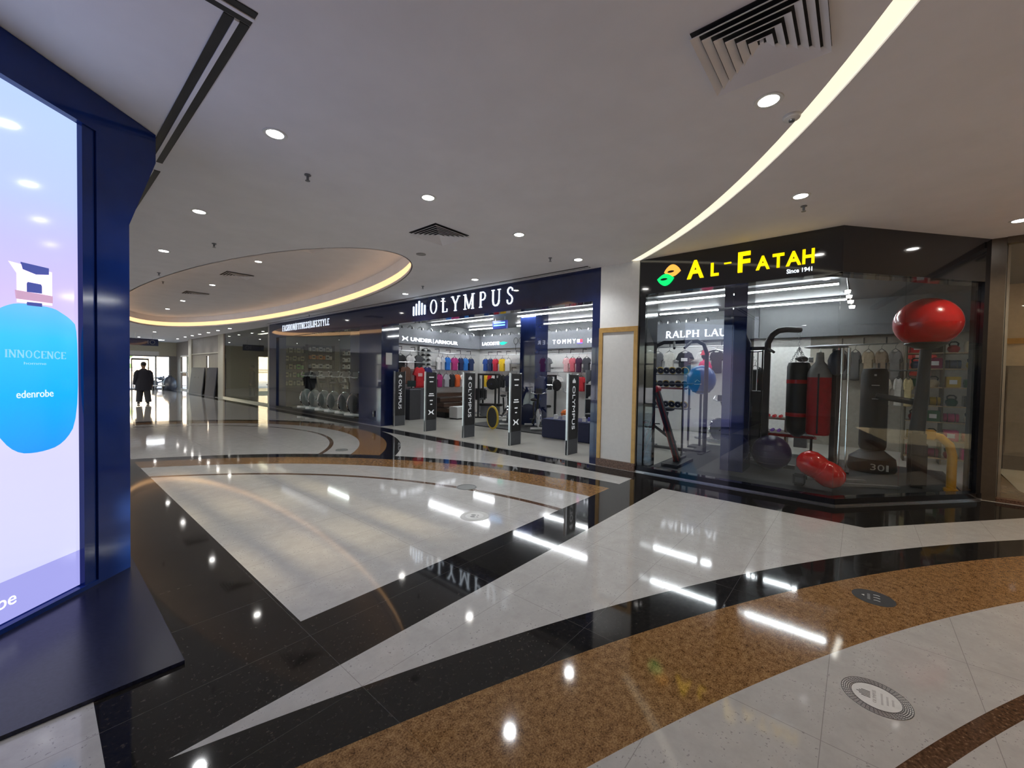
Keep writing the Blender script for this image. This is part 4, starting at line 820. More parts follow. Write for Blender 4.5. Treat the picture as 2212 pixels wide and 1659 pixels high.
MB().lathe([(0, .50), (.05, .51), (.155, .60), (.172, .68), (.172, 1.72), (.15, 1.79), (0, 1.80)], 28).build('bag', mat('black_leather', (.012, .016, .016), .4, bump=.1), t, smooth=SM)
for z in (.86, 1.43): MB().lathe([(.170, z), (.1745, z), (.1745, z + .065), (.170, z + .065)], 28).build('band', m_red, t, smooth=SM)
m = MB()
def chain(m, a, b, n, r=.014):
    a, b = Vector(a), Vector(b); d = (b - a) / n
    for i in range(n):
        c = a + d * (i + .5); q = d.to_track_quat('Z', 'Y').to_matrix().to_4x4(); m.torus(r, .0035, Matrix.Translation(c) @ q @ RZ(PI / 2 * (i % 2)) @ RX(PI / 2) @ Matrix.Diagonal((1, d.length / (1.5 * r) / 1.1, 1, 1)), 10, 5)
for k_ in range(4): chain(m, (.14 * math.cos(k_ * PI / 2 + .5), .14 * math.sin(k_ * PI / 2 + .5), 1.78), (0, 0, 2.06), 9)
chain(m, (0, 0, 2.06), (0, 0, 2.31), 6, .02); m.build('chain', m_steel, t, smooth=SM)
t = thing('boxing_glove', 'grey boxing glove resting on top of the black hanging bag', 'glove', (8.58, .75, 1.85)); MB().ball((0, 0, .05), .07, 1, 1.2, .75).ball((.02, .06, .06), .035, 1, 1.4, .8).build('body', mat('grey_leather', (.16, .16, .15), .4), t, smooth=SM); MB().lathe([(.04, 0), (.045, .06), (.0, .06)], 14, T(0, -.09, .04) @ RX(PI / 2)).build('cuff', m_white, t, smooth=SM)
t = thing('punch_bag', 'red hanging punch bag with pale grey top beside the black bag', 'punch bag', (8.45, .50, .05))
MB().lathe([(0, .58), (.15, .59), (.165, .63), (.165, 1.56), (0, 1.57)], 28).build('bag', m_dred, t, smooth=SM); MB().lathe([(.166, 1.54), (.162, 1.62), (.12, 1.72), (.06, 1.80), (.05, 1.95), (0, 1.96)], 28).build('top', mat('grey_canvas', (.38, .38, .36), .7), t, smooth=SM)
MB().box(-.17, -.162, -.012, .012, .62, 1.6).build('seam', m_matblack, t)
m = MB(); chain(m, (0, 0, 1.93), (0, 0, 2.02), 3); m.build('chain', m_steel, t, smooth=SM)
t = thing('punch_stand', 'dark post with grey disc platform over the red bag', 'punch bag stand', (8.62, .28, .05)); MB().box(-.07, .07, -.07, .07, 0, 2.02, bev=.01).build('post', mat('brown_black', (.035, .03, .026), .5), t)
MB().lathe([(0, .025), (.26, .0), (.3, -.02), (.26, -.03), (0, -.03)], 28, T(-.12, .15, 2.06)).build('platform', m_greymet, t, smooth=SM); MB().box(-.2, .2, -.2, .2, 0, .03).build('base', m_matblack, t)
t = thing('speed_ball', 'navy and grey speed ball hanging under the grey disc platform', 'punch bag', (8.35, .27, 1.62)); MB().lathe([(0, 0), (.06, .02), (.115, .12), (.13, .24), (.1, .34), (.04, .41), (0, .415)], 22).build('ball', mat('slate_leather', (.035, .045, .07), .4), t, smooth=SM); MB().lathe([(.03, .40), (.02, .46), (0, .462)], 12).build('swivel', m_chrome, t, smooth=SM)
for i, (y, l) in enumerate([(.205, 'left'), (.145, 'right')]):
    t = thing('barbell_bar', 'steel bar standing upright at the window corner, %s of two' % l, 'barbell bar', (8.12, y - .02 * i, .05), 0, 'upright steel bars'); MB().tube([(0, .015 * (1 - i), 0), (0, .0, 1.3), (0, 0, 1.6)], .0125, 8).build('shaft', m_chrome, t, smooth=SM); MB().tube([(0, 0, 1.6), (0, 0, 2.0)], .02, 8).build('sleeve', m_steel, t, smooth=SM)
# balls
t = thing('exercise_ball', 'dark purple exercise ball on the gym mat beside the pillar', 'exercise ball', (7.9, 1.07, .05)); MB().ball((0, 0, .285), .285, 1, 1, 1, 30).build('ball', m_purple, t, smooth=SM)
m = MB()
for z_ in (-.15, -.05, .05, .15): m.torus(math.sqrt(.286 ** 2 - z_ ** 2), .003, T(0, 0, .285 + z_))
m.build('rib', m_purple, t, smooth=SM)
t = thing('exercise_ball', 'pale grey ball half hidden behind the dark purple one', 'exercise ball', (8.75, 1.60, .05)); MB().ball((0, 0, .2), .2, 1, 1, 1, 26).build('ball', mat('grey_vinyl', (.25, .24, .30), .35), t, smooth=SM); MB().torus(.2, .003, T(0, 0, .2)).build('rib', m_matblack, t, smooth=SM)
t = thing('peanut_ball', 'shiny red peanut shaped inflatable tilted in the window corner', 'exercise ball', (7.05, .37, .05))
prof = [(0, -.30), (.06, -.29), (.13, -.24), (.165, -.15), (.162, -.06), (.148, 0), (.162, .06), (.165, .15), (.13, .24), (.06, .29), (0, .30)]
PM = T(0, 0, .265) @ RX(math.radians(-58)); MB().lathe([(r * 1.06, z * 1.0) for r, z in prof], 30, PM).build('body', m_red, t, smooth=SM); MB().torus(.157, .007, PM @ T(0, 0, -.02)).torus(.159, .007, PM @ T(0, 0, .03)).build('rib', m_red, t, smooth=SM)
t = thing('foam_block', 'black foam block under the red peanut shaped inflatable', 'foam block', (7.1, .60, .05)); MB().box(-.10, .10, -.06, .08, 0, .17, bev=.02).build('block', m_rubber, t); MB().box(-.122, -.12, -.05, .05, .05, .12).build('label_patch', m_dkgrey, t)
t = thing('flat_bench', 'black and red flat exercise bench between the hanging bags', 'exercise bench', (9.75, 1.0, .05)); MB().box(-.14, .14, -.38, .38, .36, .42, bev=.015).build('pad', m_matblack, t); MB().box(-.145, -.14, -.42, .42, .37, .385).box(-.145, -.14, -.42, .42, .395, .41).build('piping', m_dred, t)
for y in (-.33, .33): MB().box(-.16, .16, y - .02, y + .02, 0, .04).tube([(0, y, .02), (0, y, .36)], .022, 8).build('leg', m_matblack, t)
t = thing('dumbbell_shelf', 'brown wooden step shelf holding red and purple dumbbells at the back', 'shelf', (11.7, 1.72, .004)); MB().box(-.2, .2, -.45, .45, .58, .62).box(-.3, .2, -.45, .45, .26, .30).build('shelf_board', m_wood, t); MB().box(-.2, .2, -.45, -.41, 0, .58).box(-.2, .2, .41, .45, 0, .58).build('side_frame', m_wood, t)
db = thing('dumbbell', 'x', 'dumbbell', (11.7, 1.6, .7)); MB().tube([(-.06, 0, .035), (.06, 0, .035)], .012, 8).build('handle', m_steel, db, smooth=SM)
def hexend(m, parent):
    for s_ in (-1, 1): MB().lathe([(0, -.03), (.034, -.03), (.04, -.02), (.04, .02), (.034, .03), (0, .03)], 6, T(s_ * .085, 0, .036) @ RY(PI / 2)).build('head', m, parent)
hexend(m_red, db); db2 = dup(db, (11.6, 1.6, .3)); mp = mat('violet_vinyl', (.16, .07, .32), .35)
for ch in db2.children:
    if ch.name.startswith('head'): ch.data = ch.data.copy(); ch.data.materials[0] = mp
for i in range(6):
    for j, (b_, z, x, n_) in enumerate(((db, .62, 11.7, 'red'), (db2, .30, 11.47, 'purple'))):
        p = (x, 2.06 - .13 * i, z); o = b_ if i == 0 else dup(b_, p); o.location = p; o['label'] = '%s dumbbell on the brown step shelf, %s' % (n_, ORD[i]); o['group'] = n_ + ' dumbbells'
struct(MB().box(12.26, 12.3, .92, 1.95, 0, 2.56).build('door_1', mat('bright_white_door', (.86, .86, .82), .5))); 
t = thing('rolled_mat', 'pink rolled foam mat seen between the two hanging bags', 'mat', (11.4, .98, 1.0)); MB().lathe([(0, -.1), (.10, -.1), (.12, -.08), (.12, .08), (.10, .1), (0, .1)], 22, T(0, 0, .12) @ RX(PI / 2)).build('roll', m_pink, t, smooth=SM); MB().box(-.12, .12, -.12, .12, -.996, 0).build('stand', m_dkgrey, t)
garment('black hooded coat hanging behind the multi gym post', 'coat', BK, (9.3, 1.58, 1.78), -PI / 2, h=.85, long=True, name='coat', w=.4)
t = thing('coat_stand', 'black coat stand behind the multi gym post', 'coat stand', (9.38, 1.64, .05)); MB().tube([(0, 0, 0), (0, 0, 1.92)], .018, 8).build('post', m_matblack, t, smooth=SM); MB().lathe([(0, 0), (.22, 0), (.2, .03), (0, .03)], 20).build('base', m_matblack, t); MB().ball((0, 0, 1.93), .03).build('knob', m_steel, t, smooth=SM)
# freestanding bag, dome trainer, shelf and clothes on the right
t = thing('punch_bag', 'tall black freestanding punch bag with white numerals on its base', 'punch bag', (9.1, -.2, .05))
MB().lathe([(0, .35), (.16, .36), (.18, .42), (.175, 1.62), (.15, 1.70), (0, 1.72)], 28).build('bag', mat('deep_black', (.007, .007, .008), .6), t, smooth=SM); MB().lathe([(0, 0), (.30, 0), (.32, .05), (.30, .22), (.16, .34), (0, .36)], 28).build('base', m_rubber, t, smooth=SM)
o = text('lettering', '30', .17, .10, 0, 0, mat('print_grey', (.55, .55, .52), .5), t, ext=.004); o.matrix_basis = T(-.33, .02, .06) @ Matrix(((0, 0, -1, 0), (-1, 0, 0, 0), (0, 1, 0, 0), (0, 0, 0, 1)))
MB().box(-.335, -.325, -.2, -.17, .06, .16).box(-.19, -.172, -.02, .01, 1.58, 1.61).box(-.185, -.178, -.06, .04, 1.42, 1.435).box(-.185, -.178, -.05, .03, 1.2, 1.21).build('mark', mat('print_grey', (.55, .55, .52), .5), t)
t = thing('dome_trainer', 'big shiny red dome on a black slanted post with yellow curved foot', 'punch trainer', (8.0, -.70, .05))
MB().lathe([(.36 * math.sin(a), (.36 if math.cos(a) > 0 else .33) * math.cos(a) + .04) for a in [PI * i / 22 for i in range(23)]], 36, T(.1, .0, 2.27)).build('dome', m_red, t, smooth=SM)
MB().lathe([(0, -.292), (.12, -.276), (.22, -.225), (.228, -.24), (.12, -.30), (0, -.32)], 32, T(.1, 0, 2.27)).build('shell', mat('olive_black', (.03, .03, .02), .4), t, smooth=SM)
MB().tube([(.1, .0, 1.95), (.1, .02, 1.3), (.1, .06, .72)], [.06, .075, .085], 14).box(.0, .2, -.04, .14, .45, .8, bev=.03).build('post', m_matblack, t, smooth=SM)
MB().tube([(.15, .05, 1.2), (.15, .5, 1.28)], .045, 10).build('arm', m_matblack, t, smooth=SM)
MB().box(.02, .26, -.06, .14, .0, .66, bev=.04).build('base', mat('deep_black', (.007, .007, .008), .6), t, smooth=SM)
MB().tube([(.12, -.08, .76), (.12, -.18, .74), (.12, -.27, .64), (.12, -.30, .5), (.12, -.30, .03)], .05, 12).box(.05, .19, -.13, -.03, .70, .83, bev=.01).box(.05, .19, -.37, -.23, 0, .05, bev=.01).build('foot', m_yel, t, smooth=SM)
t = thing('goods_shelf', 'tall open shelf of coloured gym accessories at the right of the window', 'shelf', (11.2, -1.2, .004))
m = MB()
LV = (.12, .45, .80, 1.10, 1.45, 1.80, 2.10)
for z in LV: m.box(-.2, .2, -.52, .50, z - .02, z)
m.build('shelf_board', m_walnut, t); m = MB()
for y in (-.52, .0, .50): m.box(-.2, .2, y - .012, y + .012, 0, 2.5)
m.build('side_frame', mat('olive_frame', (.08, .07, .045), .5), t)
GC = [('red', (.5, .02, .03)), ('yellow', (.5, .33, .03)), ('dark blue', (.04, .06, .12)), ('green', (.03, .12, .05)), ('pink', (.6, .07, .2)), ('cream', (.55, .45, .3)), ('black', (.02, .02, .02)), ('maroon', (.2, .02, .06))]
pick = [[4, 7, 0, 4], [1, 5, 4, 0], [0, 3, 4, 5], [5, 1, 3, 6], [3, 5, 1, 3], [2, 7, 2, 1], [0, 6, 0, 5]]
for j, z in enumerate(LV):
    for i in range(4):
        n_, c = GC[pick[j][i]]; kind = (i + j) % 3; y = -.84 - .245 * i; loc = (11.15, y, z + .004)
        lb = '%s %s on the %s shelf of the gym accessory unit, %s' % (n_, ['box', 'rolled mat', 'kettlebell'][kind], ['bottom', 'second', 'third', 'fourth', 'fifth', 'sixth', 'top'][j], ORD[i])
        mm = mat('goods_' + n_.replace(' ', '_'), c, .45)
        if kind == 0: t = thing('box', lb, 'box', loc, 0, 'goods on the gym shelf'); MB().box(-.12, .12, -.1, .1, 0, .2, bev=.01).build('carton', mm, t); MB().box(-.122, -.12, -.05, .05, .06, .14).build('label_patch', m_white, t)
        elif kind == 1: t = thing('rolled_mat', lb, 'mat', loc, 0, 'goods on the gym shelf'); MB().lathe([(.02, -.1), (.075, -.1), (.08, -.09), (.08, .09), (.075, .1), (.02, .1)], 18, T(0, 0, .08) @ RX(PI / 2)).build('roll', mm, t, smooth=SM); MB().torus(.081, .005, T(0, .05, .08) @ RX(PI / 2)).torus(.081, .005, T(0, -.05, .08) @ RX(PI / 2)).build('strap', m_matblack, t)
        else: t = thing('kettlebell', lb, 'kettlebell', loc, 0, 'goods on the gym shelf'); MB().lathe([(0, 0), (.06, 0), (.085, .06), (.08, .1), (.04, .14), (0, .145)], 18).build('body', mm, t, smooth=SM); MB().tube([(0, -.05, .12), (0, -.06, .17), (0, -.03, .2), (0, .03, .2), (0, .06, .17), (0, .05, .12)], .013, 8).build('handle', m_matblack, t, smooth=SM)
row([(.3, 'grey blazer', (.10, .10, .10)), (.08, 'dark grey blazer', (.07, .07, .07)), (-.14, 'tan jacket', (.25, .19, .12)), (-.36, 'brown jacket', (.2, .14, .09)), (-.58, 'grey jacket', (.16, .15, .14))], 2.22, 12.0, -PI / 2, 'on the rear rail of the gym area', 'jackets on the rear rail', .66)
row([(-.40, 'cream shirt', (.7, .66, .55)), (-.58, 'white shirt', (.75, .72, .65)), (-.72, 'pale yellow shirt', (.7, .58, .3))], 1.62, 10.9, -PI / 2, 'on the low rail by the gym shelf', 'shirts by the gym shelf', .55)
rail('steel clothes rail low by the gym shelf', (10.9, -.25, 0), (10.9, -.85, 0), 1.76, 2)
t = thing('rail_stand', 'black stand carrying the low clothes rail by the gym shelf', 'clothes stand', (11.15, -.3, .004)); MB().box(-.02, .02, -.02, .02, 0, 1.91).build('post', m_matblack, t); MB().box(-.2, .2, -.15, .15, 0, .03).build('base', m_matblack, t)
garment('red and white checked shirt on the wall left of the red dome', 'shirt', (.8, .08, .06), (12.2, -.98, 2.3), -PI / 2, h=.62, c2=(.8, .5, .45), w=.4)
t = thing('spot_cluster', 'hanging cluster of four small bright spot lamps behind the window corner', 'light', (8.6, .14, 2.72)); MB().tube([(0, .06, .66), (0, .045, .45), (0, -.01, .05)], .012, 8).build('rod', m_steel, t, smooth=SM)
for i in range(4): MB().lathe([(0, -.02), (.035, -.02), (.04, .02), (0, .03)], 14, T(-.03, .04 - .02 * i, .27 - .085 * i)).build('lamp_head', glow('spot_lens', (1, .95, .85), 9), t, smooth=SM)
for i, (y0, y1) in enumerate(((.5, -.35), (.1, -.75))):
    t = thing('steel_track', 'grey steel bar lying on the gym mat by the window corner, %s' % ['front', 'rear'][i], 'bar', (7.6 + .12 * i, -.1 + .35 * i, .05), 0, 'bars on the gym mat'); MB().box(-.03, .03, -.42, .42, 0, .04, RZ(.5), bev=.006).build('bar', m_greymet, t); MB().box(-.035, .035, .36, .42, 0, .05, RZ(.5)).build('end_cap', m_matblack, t)
# ---------------------------------------------------------------- fitness display window on the left of the navy front
struct(MB().box(9.4, 9.5, 12.5, 18.9, 0, 3.38).build('wall_display_back', mat('grey_green_wall', (.30, .32, .32), .5))); struct(MB().box(6.62, 9.5, 18.75, 18.9, 0, 3.38).build('wall_display_left', mat('olive_wall', (.20, .19, .15), .5))); struct(MB().box(6.62, 9.5, 12.5, 18.9, 3.38, 3.42).build('ceiling_display', mat('display_ceiling', (.38, .38, .37), .6)))
struct(MB().box(6.45, 8.3, 11.9, 16.6, .004, .14).build('floor_platform', m_dkgrey))
wb = bike('spinning bike with pale flywheel at the right end of the fitness window', (7.0, 12.25, .14), -2.75, 'spinning bikes in the fitness window', mat('pale_wheel', (.33, .36, .36), .3))
wb.scale = (1.22, 1.22, 1.22)
for i, (x, y, r, l) in enumerate([(7.05, 13.0, -2.7, 'spinning bike second from the right in the fitness window'), (7.05, 13.75, -2.7, 'spinning bike third from the right in the fitness window'), (7.05, 14.5, -2.65, 'spinning bike fourth from the right in the fitness window'), (7.05, 15.25, -2.65, 'spinning bike fifth from the right in the fitness window'), (7.05, 16.0, -2.6, 'spinning bike at the left end of the fitness window row')]): dup(wb, (x, y, .14), r, l)
def shelfunit(label, loc, rz, w, zs, grp=None):
    t = thing('wall_shelf', label, 'shelf', loc, rz, grp); m = MB()
    for z in zs: m.box(-w / 2, w / 2, -.15, .15, z - .025, z)
    m.build('shelf_board', m_matblack, t); MB().box(-w / 2 - .02, -w / 2, -.15, .15, 0, zs[-1] + .3).box(w / 2, w / 2 + .02, -.15, .15, 0, zs[-1] + .3).box(-w / 2, w / 2, .14, .15, 0.02, zs[-1] + .3).build('side_frame', m_dkgrey, t)
Z5 = (.75, 1.05, 1.35, 1.65, 1.95, 2.25)
shelfunit('black shelf of pale supplement tubs at the right of the fitness window', (9.2, 17.3, .004), -PI / 2, 1.3, Z5, 'display shelves'); shelfunit('black shelf with orange and pale packs in the middle of the fitness window', (8.4, 18.55, .004), 0, 1.15, (1.2, 1.65, 2.05, 2.4), 'display shelves'); shelfunit('dim shelf of packs at the left end of the fitness window', (7.2, 18.55, .004), 0, .98, (.9, 1.25, 1.6, 1.95, 2.3), 'display shelves')
pk = {}
def pack(kind, c, label, loc, rz, grp):
    key = (kind, c)
    if key not in pk:
        t = thing('supplement_tub' if kind else 'carton', label, 'tub' if kind else 'box', loc, rz, grp); m_ = mat('pack_%d_%d_%d' % tuple(int(q * 99) for q in c), c, .4)
        if kind: MB().lathe([(0, 0), (.055, 0), (.06, .01), (.06, .15), (.045, .165), (0, .165)], 14).build('tub', m_, t, smooth=SM); MB().lathe([(.048, .165), (.05, .2), (0, .2)], 14).build('lid', m_matblack, t, smooth=SM)
        else: MB().box(-.075, .075, -.05, .05, 0, .2).build('carton', m_, t); MB().box(-.05, .05, -.052, -.05, .07, .14).build('label_patch', m_matblack, t)
        pk[key] = t; return t
    return dup(pk[key], loc, rz, label, grp)
PALE = [(.62, .62, .58), (.45, .45, .44), (.55, .5, .42)]
SH = ['lowest', 'second', 'third', 'fourth', 'fifth', 'top']
for j, z in enumerate(Z5):
    for i in range(8): pack(1 if i % 3 else 0, PALE[(i * 2 + j) % 3], 'pale %s on the %s board of the right fitness shelf, %s' % ('tub' if i % 3 else 'carton', SH[j], ORD[i]), (9.18, 17.86 - .16 * i, z + .004), -PI / 2, 'packs on the right fitness shelf')
for j, z in enumerate((1.2, 1.65, 2.05, 2.4)):
    for i in range(8):
        c = [(.5, .17, .05), (.55, .3, .12)][i % 2] if j == 2 and i < 5 else PALE[(i + j) % 3]
        if i > 6 or (j == 0 and i > 4): continue
        pack(0 if i % 2 else 1, c, '%s %s on the %s board of the middle fitness shelf, %s' % ('orange' if c[0] > c[2] * 2 else 'pale', 'carton' if i % 2 else 'tub', SH[j], ORD[i]), (7.93 + .155 * i, 18.52, z + .004), 0, 'packs on the middle fitness shelf')
for j, z in enumerate((.9, 1.25, 1.6, 1.95, 2.3)):
    for i in range(6): pack((i + j) % 2, [(.35, .33, .2), (.28, .27, .18), (.16, .38, .12)][2 if (j in (1, 2) and i > 3) else (i + j) % 2], '%s pack on the %s board of the left fitness shelf, %s' % ('green' if (j in (1, 2) and i > 3) else 'olive', SH[j], ORD[i]), (6.8 + .16 * i, 18.52, z + .004), 0, 'packs on the left fitness shelf')
t = thing('linear_light', 'added fill lamp over the fitness window', 'light', (7.8, 14.8, 3.3)); MB().box(-.04, .04, -1.6, 1.6, .01, .08).build('housing', m_white, t); MB().box(-.03, .03, -1.6, 1.6, -.01, .01).build('diffuser', glow('display_fill_tube', (.9, 1, .95), 30), t)  # fill lamp behind the fascia, raised to brighten the dark display
# ---------------------------------------------------------------- far end of the hall
XR = 6.6; YE = 38.7
m_taupe = mat('taupe_panel', (.20, .18, .165), .45, vary=.08, vs=3); m_cream = mat('cream_column', (.42, .40, .34), .5)
struct(MB().box(XR, XR + .35, 26.0, 26.95, 0, HC).build('wall_far_column', m_cream)); struct(MB().box(XR - .02, XR + .3, 32.7, 33.5, 0, HC).build('wall_far_column', m_cream))
struct(MB().box(XR - .02, XR + .04, 19.35, 19.5, 0, HC).build('trim_13', m_steel)); struct(MB().box(XR, XR + .06, 25.75, 26.0, 0, HC).build('trim_14', m_wood))
struct(MB().box(XR + .01, XR + .022, 19.5, 25.75, .08, HC).build('window_6', m_glassg)); struct(MB().box(XR - .01, XR + .05, 18.75, 26.0, 0, .08).build('trim_15', m_steel))
struct(MB().box(XR + .01, XR + .022, 18.75, 19.35, .08, HC).build('window_7', m_glassg))
struct(MB().box(XR, 12.0, 18.9, 26.9, -.2, .003).build('floor_office', mat('office_floor', (.20, .20, .18), .15))); struct(MB().box(9.6, 9.7, 18.9, 26.9, 0, HC).build('wall_office_back', mat('khaki_wall', (.34, .32, .23), .5)))
struct(MB().box(XR + .35, 8.55, 26.8, 26.9, 0, HC).build('wall_office_end', mat('khaki_wall', (.34, .32, .23), .5)))
struct(MB().box(8.5, 9.6, 26.8, 26.9, 2.3, HC).build('trim_16', mat('khaki_wall', (.34, .32, .23), .5)))
struct(MB().box(9.5, 9.6, 18.9, 26.8, 2.25, 2.31).build('trim_17', m_walnut))
t = thing('light_fixture', 'dark round ceiling feature seen through the far glass', 'light fixture', (8.3, 23.0, 2.75)); MB().lathe([(0, 0), (.5, 0), (.55, .1), (.5, .5), (0, .55)], 24).build('drum', m_matblack, t, smooth=SM); MB().box(-.5, .5, -1.7, 1.2, -.15, 0).build('tray', m_matblack, t); MB().tube([(0, 0, .5), (0, 0, .68)], .02, 6).build('hanger', m_matblack, t)
t = thing('fill_panel_light', 'added fill lamp inside the far glass shop', 'light', (7.6, 22.5, HC)); MB().box(-.1, .1, -1.2, 1.2, -.05, 0).build('frame', m_white, t); MB().box(-.09, .09, -1.15, 1.15, -.055, -.05).build('diffuser', glow('office_fill', (1, .93, .75), 9), t)  # ceiling lamp added to brighten the dark office interior
t = thing('office_desk', 'dark desk seen dimly through the far glass', 'desk', (8.6, 23.6, .003)); MB().box(-.4, .4, -.9, .9, .72, .77).build('top', m_matblack, t); MB().box(-.35, .35, -.85, .85, 0, .72).build('pedestal', m_dkgrey, t)
t = thing('standing_sign', 'dark upright panel standing behind the far glass', 'panel', (8.2, 21.3, .003)); MB().box(-.1, .1, -.2, .2, 0, 1.1, bev=.03).build('panel', m_dkgrey, t); MB().box(-.2, .2, -.25, .25, 0, .04).build('base', m_matblack, t)
# hoarding between the far columns
struct(MB().box(XR + .04, XR + .12, 26.95, 29.0, 0, HC).build('wall_far_hoarding', m_taupe)); struct(MB().box(XR + .04, XR + .12, 29.5, 32.7, 0, HC).build('wall_far_hoarding', m_taupe))
struct(MB().box(XR + .04, XR + .12, 29.0, 29.5, 2.3, HC).build('trim_18', m_taupe)); struct(MB().box(XR, XR + .04, 26.95, 32.7, 2.42, 2.48).build('trim_19', m_cream))
for i, (y0, y1, l, c) in enumerate([(27.0, 28.9, 'dark navy sheet panel leaning on the far hoarding by the column', mat('dull_navy_sheet', (.02, .022, .04), .6)), (29.6, 32.6, 'grey sheet panel with two holes leaning on the far hoarding', mat('grey_sheet', (.10, .10, .11), .6))]):
    t = thing('leaning_board', l, 'panel', (XR - .16, (y0 + y1) / 2, 0)); w = (y1 - y0) / 2; MB().box(-.02, .02, -w, w, 0, 1.62, RY(.10)).build('sheet', c, t); MB().box(-.024, -.02, -.5, -.35, .95, 1.05, RY(.10)).box(-.024, -.02, .35, .5, .95, 1.05, RY(.10)).build('handhold', m_matblack, t)
struct(MB().box(XR + .3, XR + .4, 33.5, YE, 2.45, HC).build('wall_far_right', m_taupe)); struct(MB().box(XR + .3, XR + .4, 37.3, YE, 0, 2.45).build('wall_far_pier', m_taupe))
f = struct(MB().box(XR + .28, XR + .36, 33.5, 33.6, 0, 2.45).box(XR + .28, XR + .36, 35.4, 35.55, 0, 2.45).box(XR + .28, XR + .36, 33.5, 37.3, 1.22, 1.30).box(XR + .28, XR + .36, 33.5, 37.3, 0, .1).box(XR + .28, XR + .36, 33.5, 37.3, 2.35, 2.45).build('window_8', m_white))
MB().box(XR + .31, XR + .32, 33.6, 35.4, .1, 1.22).build('lower_panel', m_navy, f); MB().box(XR + .31, XR + .32, 33.6, 35.4, 1.3, 2.35).build('pane', m_glassg, f)
t = thing('waste_bag', 'large dark shiny bag standing by the far end corner', 'bag', (6.3, 37.4, 0)); MB().lathe([(0, 0), (.34, .02), (.42, .2), (.38, .6), (.25, .85), (.1, .95), (0, .96)], 18).build('body', mat('dark_plastic', (.05, .055, .075), .3), t, smooth=SM); MB().lathe([(.08, .93), (.12, 1.02), (0, 1.0)], 12).build('knot', m_dkgrey, t, smooth=SM)
# entrance wall with glass and door
m_olive = mat('pale_olive_wall', (.36, .34, .27), .55, vary=.05)
struct(MB().box(-9, XR + .4, YE, YE + .2, 2.42, HC).build('wall_end', m_olive)); struct(MB().box(6.55, XR + .4, YE, YE + .2, 0, 2.42).build('wall_end_pier', mat('pier_wall', (.16, .155, .15), .5)))
struct(MB().box(-9, 3.2, YE, YE + .2, 0, 2.42).build('wall_end_left', m_olive)); struct(MB().box(3.2, 5.9, YE - .04, YE, 2.42, 2.72).build('trim_20', mat('pale_band', (.50, .50, .5), .4)))
f = struct(MB().box(3.2, 6.55, YE + .04, YE + .14, 2.34, 2.42).box(3.2, 6.55, YE + .04, YE + .14, 0, .06).box(5.70, 5.78, YE + .04, YE + .14, 0, 2.42).box(6.48, 6.55, YE + .04, YE + .14, 0, 2.42).box(3.2, 3.28, YE + .04, YE + .14, 0, 2.42).build('window_9', m_greymet)); MB().box(3.28, 6.48, YE + .085, YE + .095, .06, 2.34).build('pane', glass_mat('entrance_glass', (.97, .98, .97), .03), f)
f = struct(MB().box(4.42, 4.48, YE - .02, YE + .04, 0, 2.2).box(5.3, 5.36, YE - .02, YE + .04, 0, 2.2).box(4.42, 5.36, YE - .02, YE + .04, 2.08, 2.2).build('door_2', m_matblack)); MB().box(4.5, 4.53, YE - .08, YE - .02, .9, 1.2).build('handle', m_steel, f)
t = thing('exit_sign', 'dark blue hanging sign beside the kiosk at the far entrance', 'sign', (4.1, 30.0, 2.76)); MB().box(-.75, .45, -.03, .03, 0, .38).build('case', m_navy, t); MB().torus(.10, .012, T(.2, -.035, .2) @ RX(PI / 2)).box(-.0, .03, -.036, -.03, .1, .3).build('symbol', m_greymet, t)
for q in (-.5, .2): MB().tube([(q, 0, .38), (q, 0, .67)], .01, 6).build('hanger', m_steel, t)
t = thing('linear_light', 'white linear ceiling lamp before the glass entrance', 'light', (5.2, 35.5, HC)); MB().box(-.5, .5, -.06, .06, -.03, 0).build('housing', m_white, t); MB().box(-.48, .48, -.05, .05, -.036, -.03).build('diffuser', m_tube, t)
t = thing('bench', 'low pale bench by the far glass entrance', 'bench', (5.5, 36.4, 0)); MB().box(-.35, .35, -.2, .2, .3, .36).build('seat', m_white, t); MB().box(-.3, -.22, -.15, .15, 0, .3).box(.22, .3, -.15, .15, 0, .3).build('leg', m_matblack, t)
# outside
struct(MB().box(-30, 40, YE + .2, 90, -.3, -.05).build('ground', mat('pavement', (.55, .52, .48), .8)))
struct(MB().box(-9, 13.2, YE + .2, YE + 1.6, HC, HC + .3).build('canopy', m_white))
t = thing('building', 'pale banded building across the road beyond the entrance', 'building', (11, 62, -.05)); MB().box(-14, 14, 0, 6, 0, 7).build('facade', mat('pale_facade', (.75, .66, .55), .7), t)
for z in (1.2, 1.5): MB().box(-14, 14, -.1, 0, z, z + .12).build('band', m_taupe, t)
MB().box(-1.5, 2.0, -.1, 0, 3.2, 3.9).build('hoarding', m_greymet, t)
m_leaf = mat('leaf_green', (.10, .20, .06), .7, vary=.5, vs=8)
for i, (x, y, s_) in enumerate([(2.0, 54, 1.0), (5.2, 56, .8)]):
    t = thing('tree', 'green tree beyond the entrance door, %s' % ['left', 'right'][i], 'tree', (x, y, -.05)); MB().tube([(0, 0, 0), (0, 0, 2.2 * s_)], .12, 8).build('trunk', m_wood, t, smooth=SM); m = MB()
    for q in range(26): m.ball((random.uniform(-1.3, 1.3) * s_, random.uniform(-1.2, 1.2) * s_, (2.6 + random.uniform(-.9, 1.3)) * s_), random.uniform(.3, .6) * s_, seg=9)
    m.build('foliage', m_leaf, t)
t = thing('car', 'white car parked outside the glass entrance', 'car', (9.0, 46.5, -.05)); M_ = RX(PI / 2)
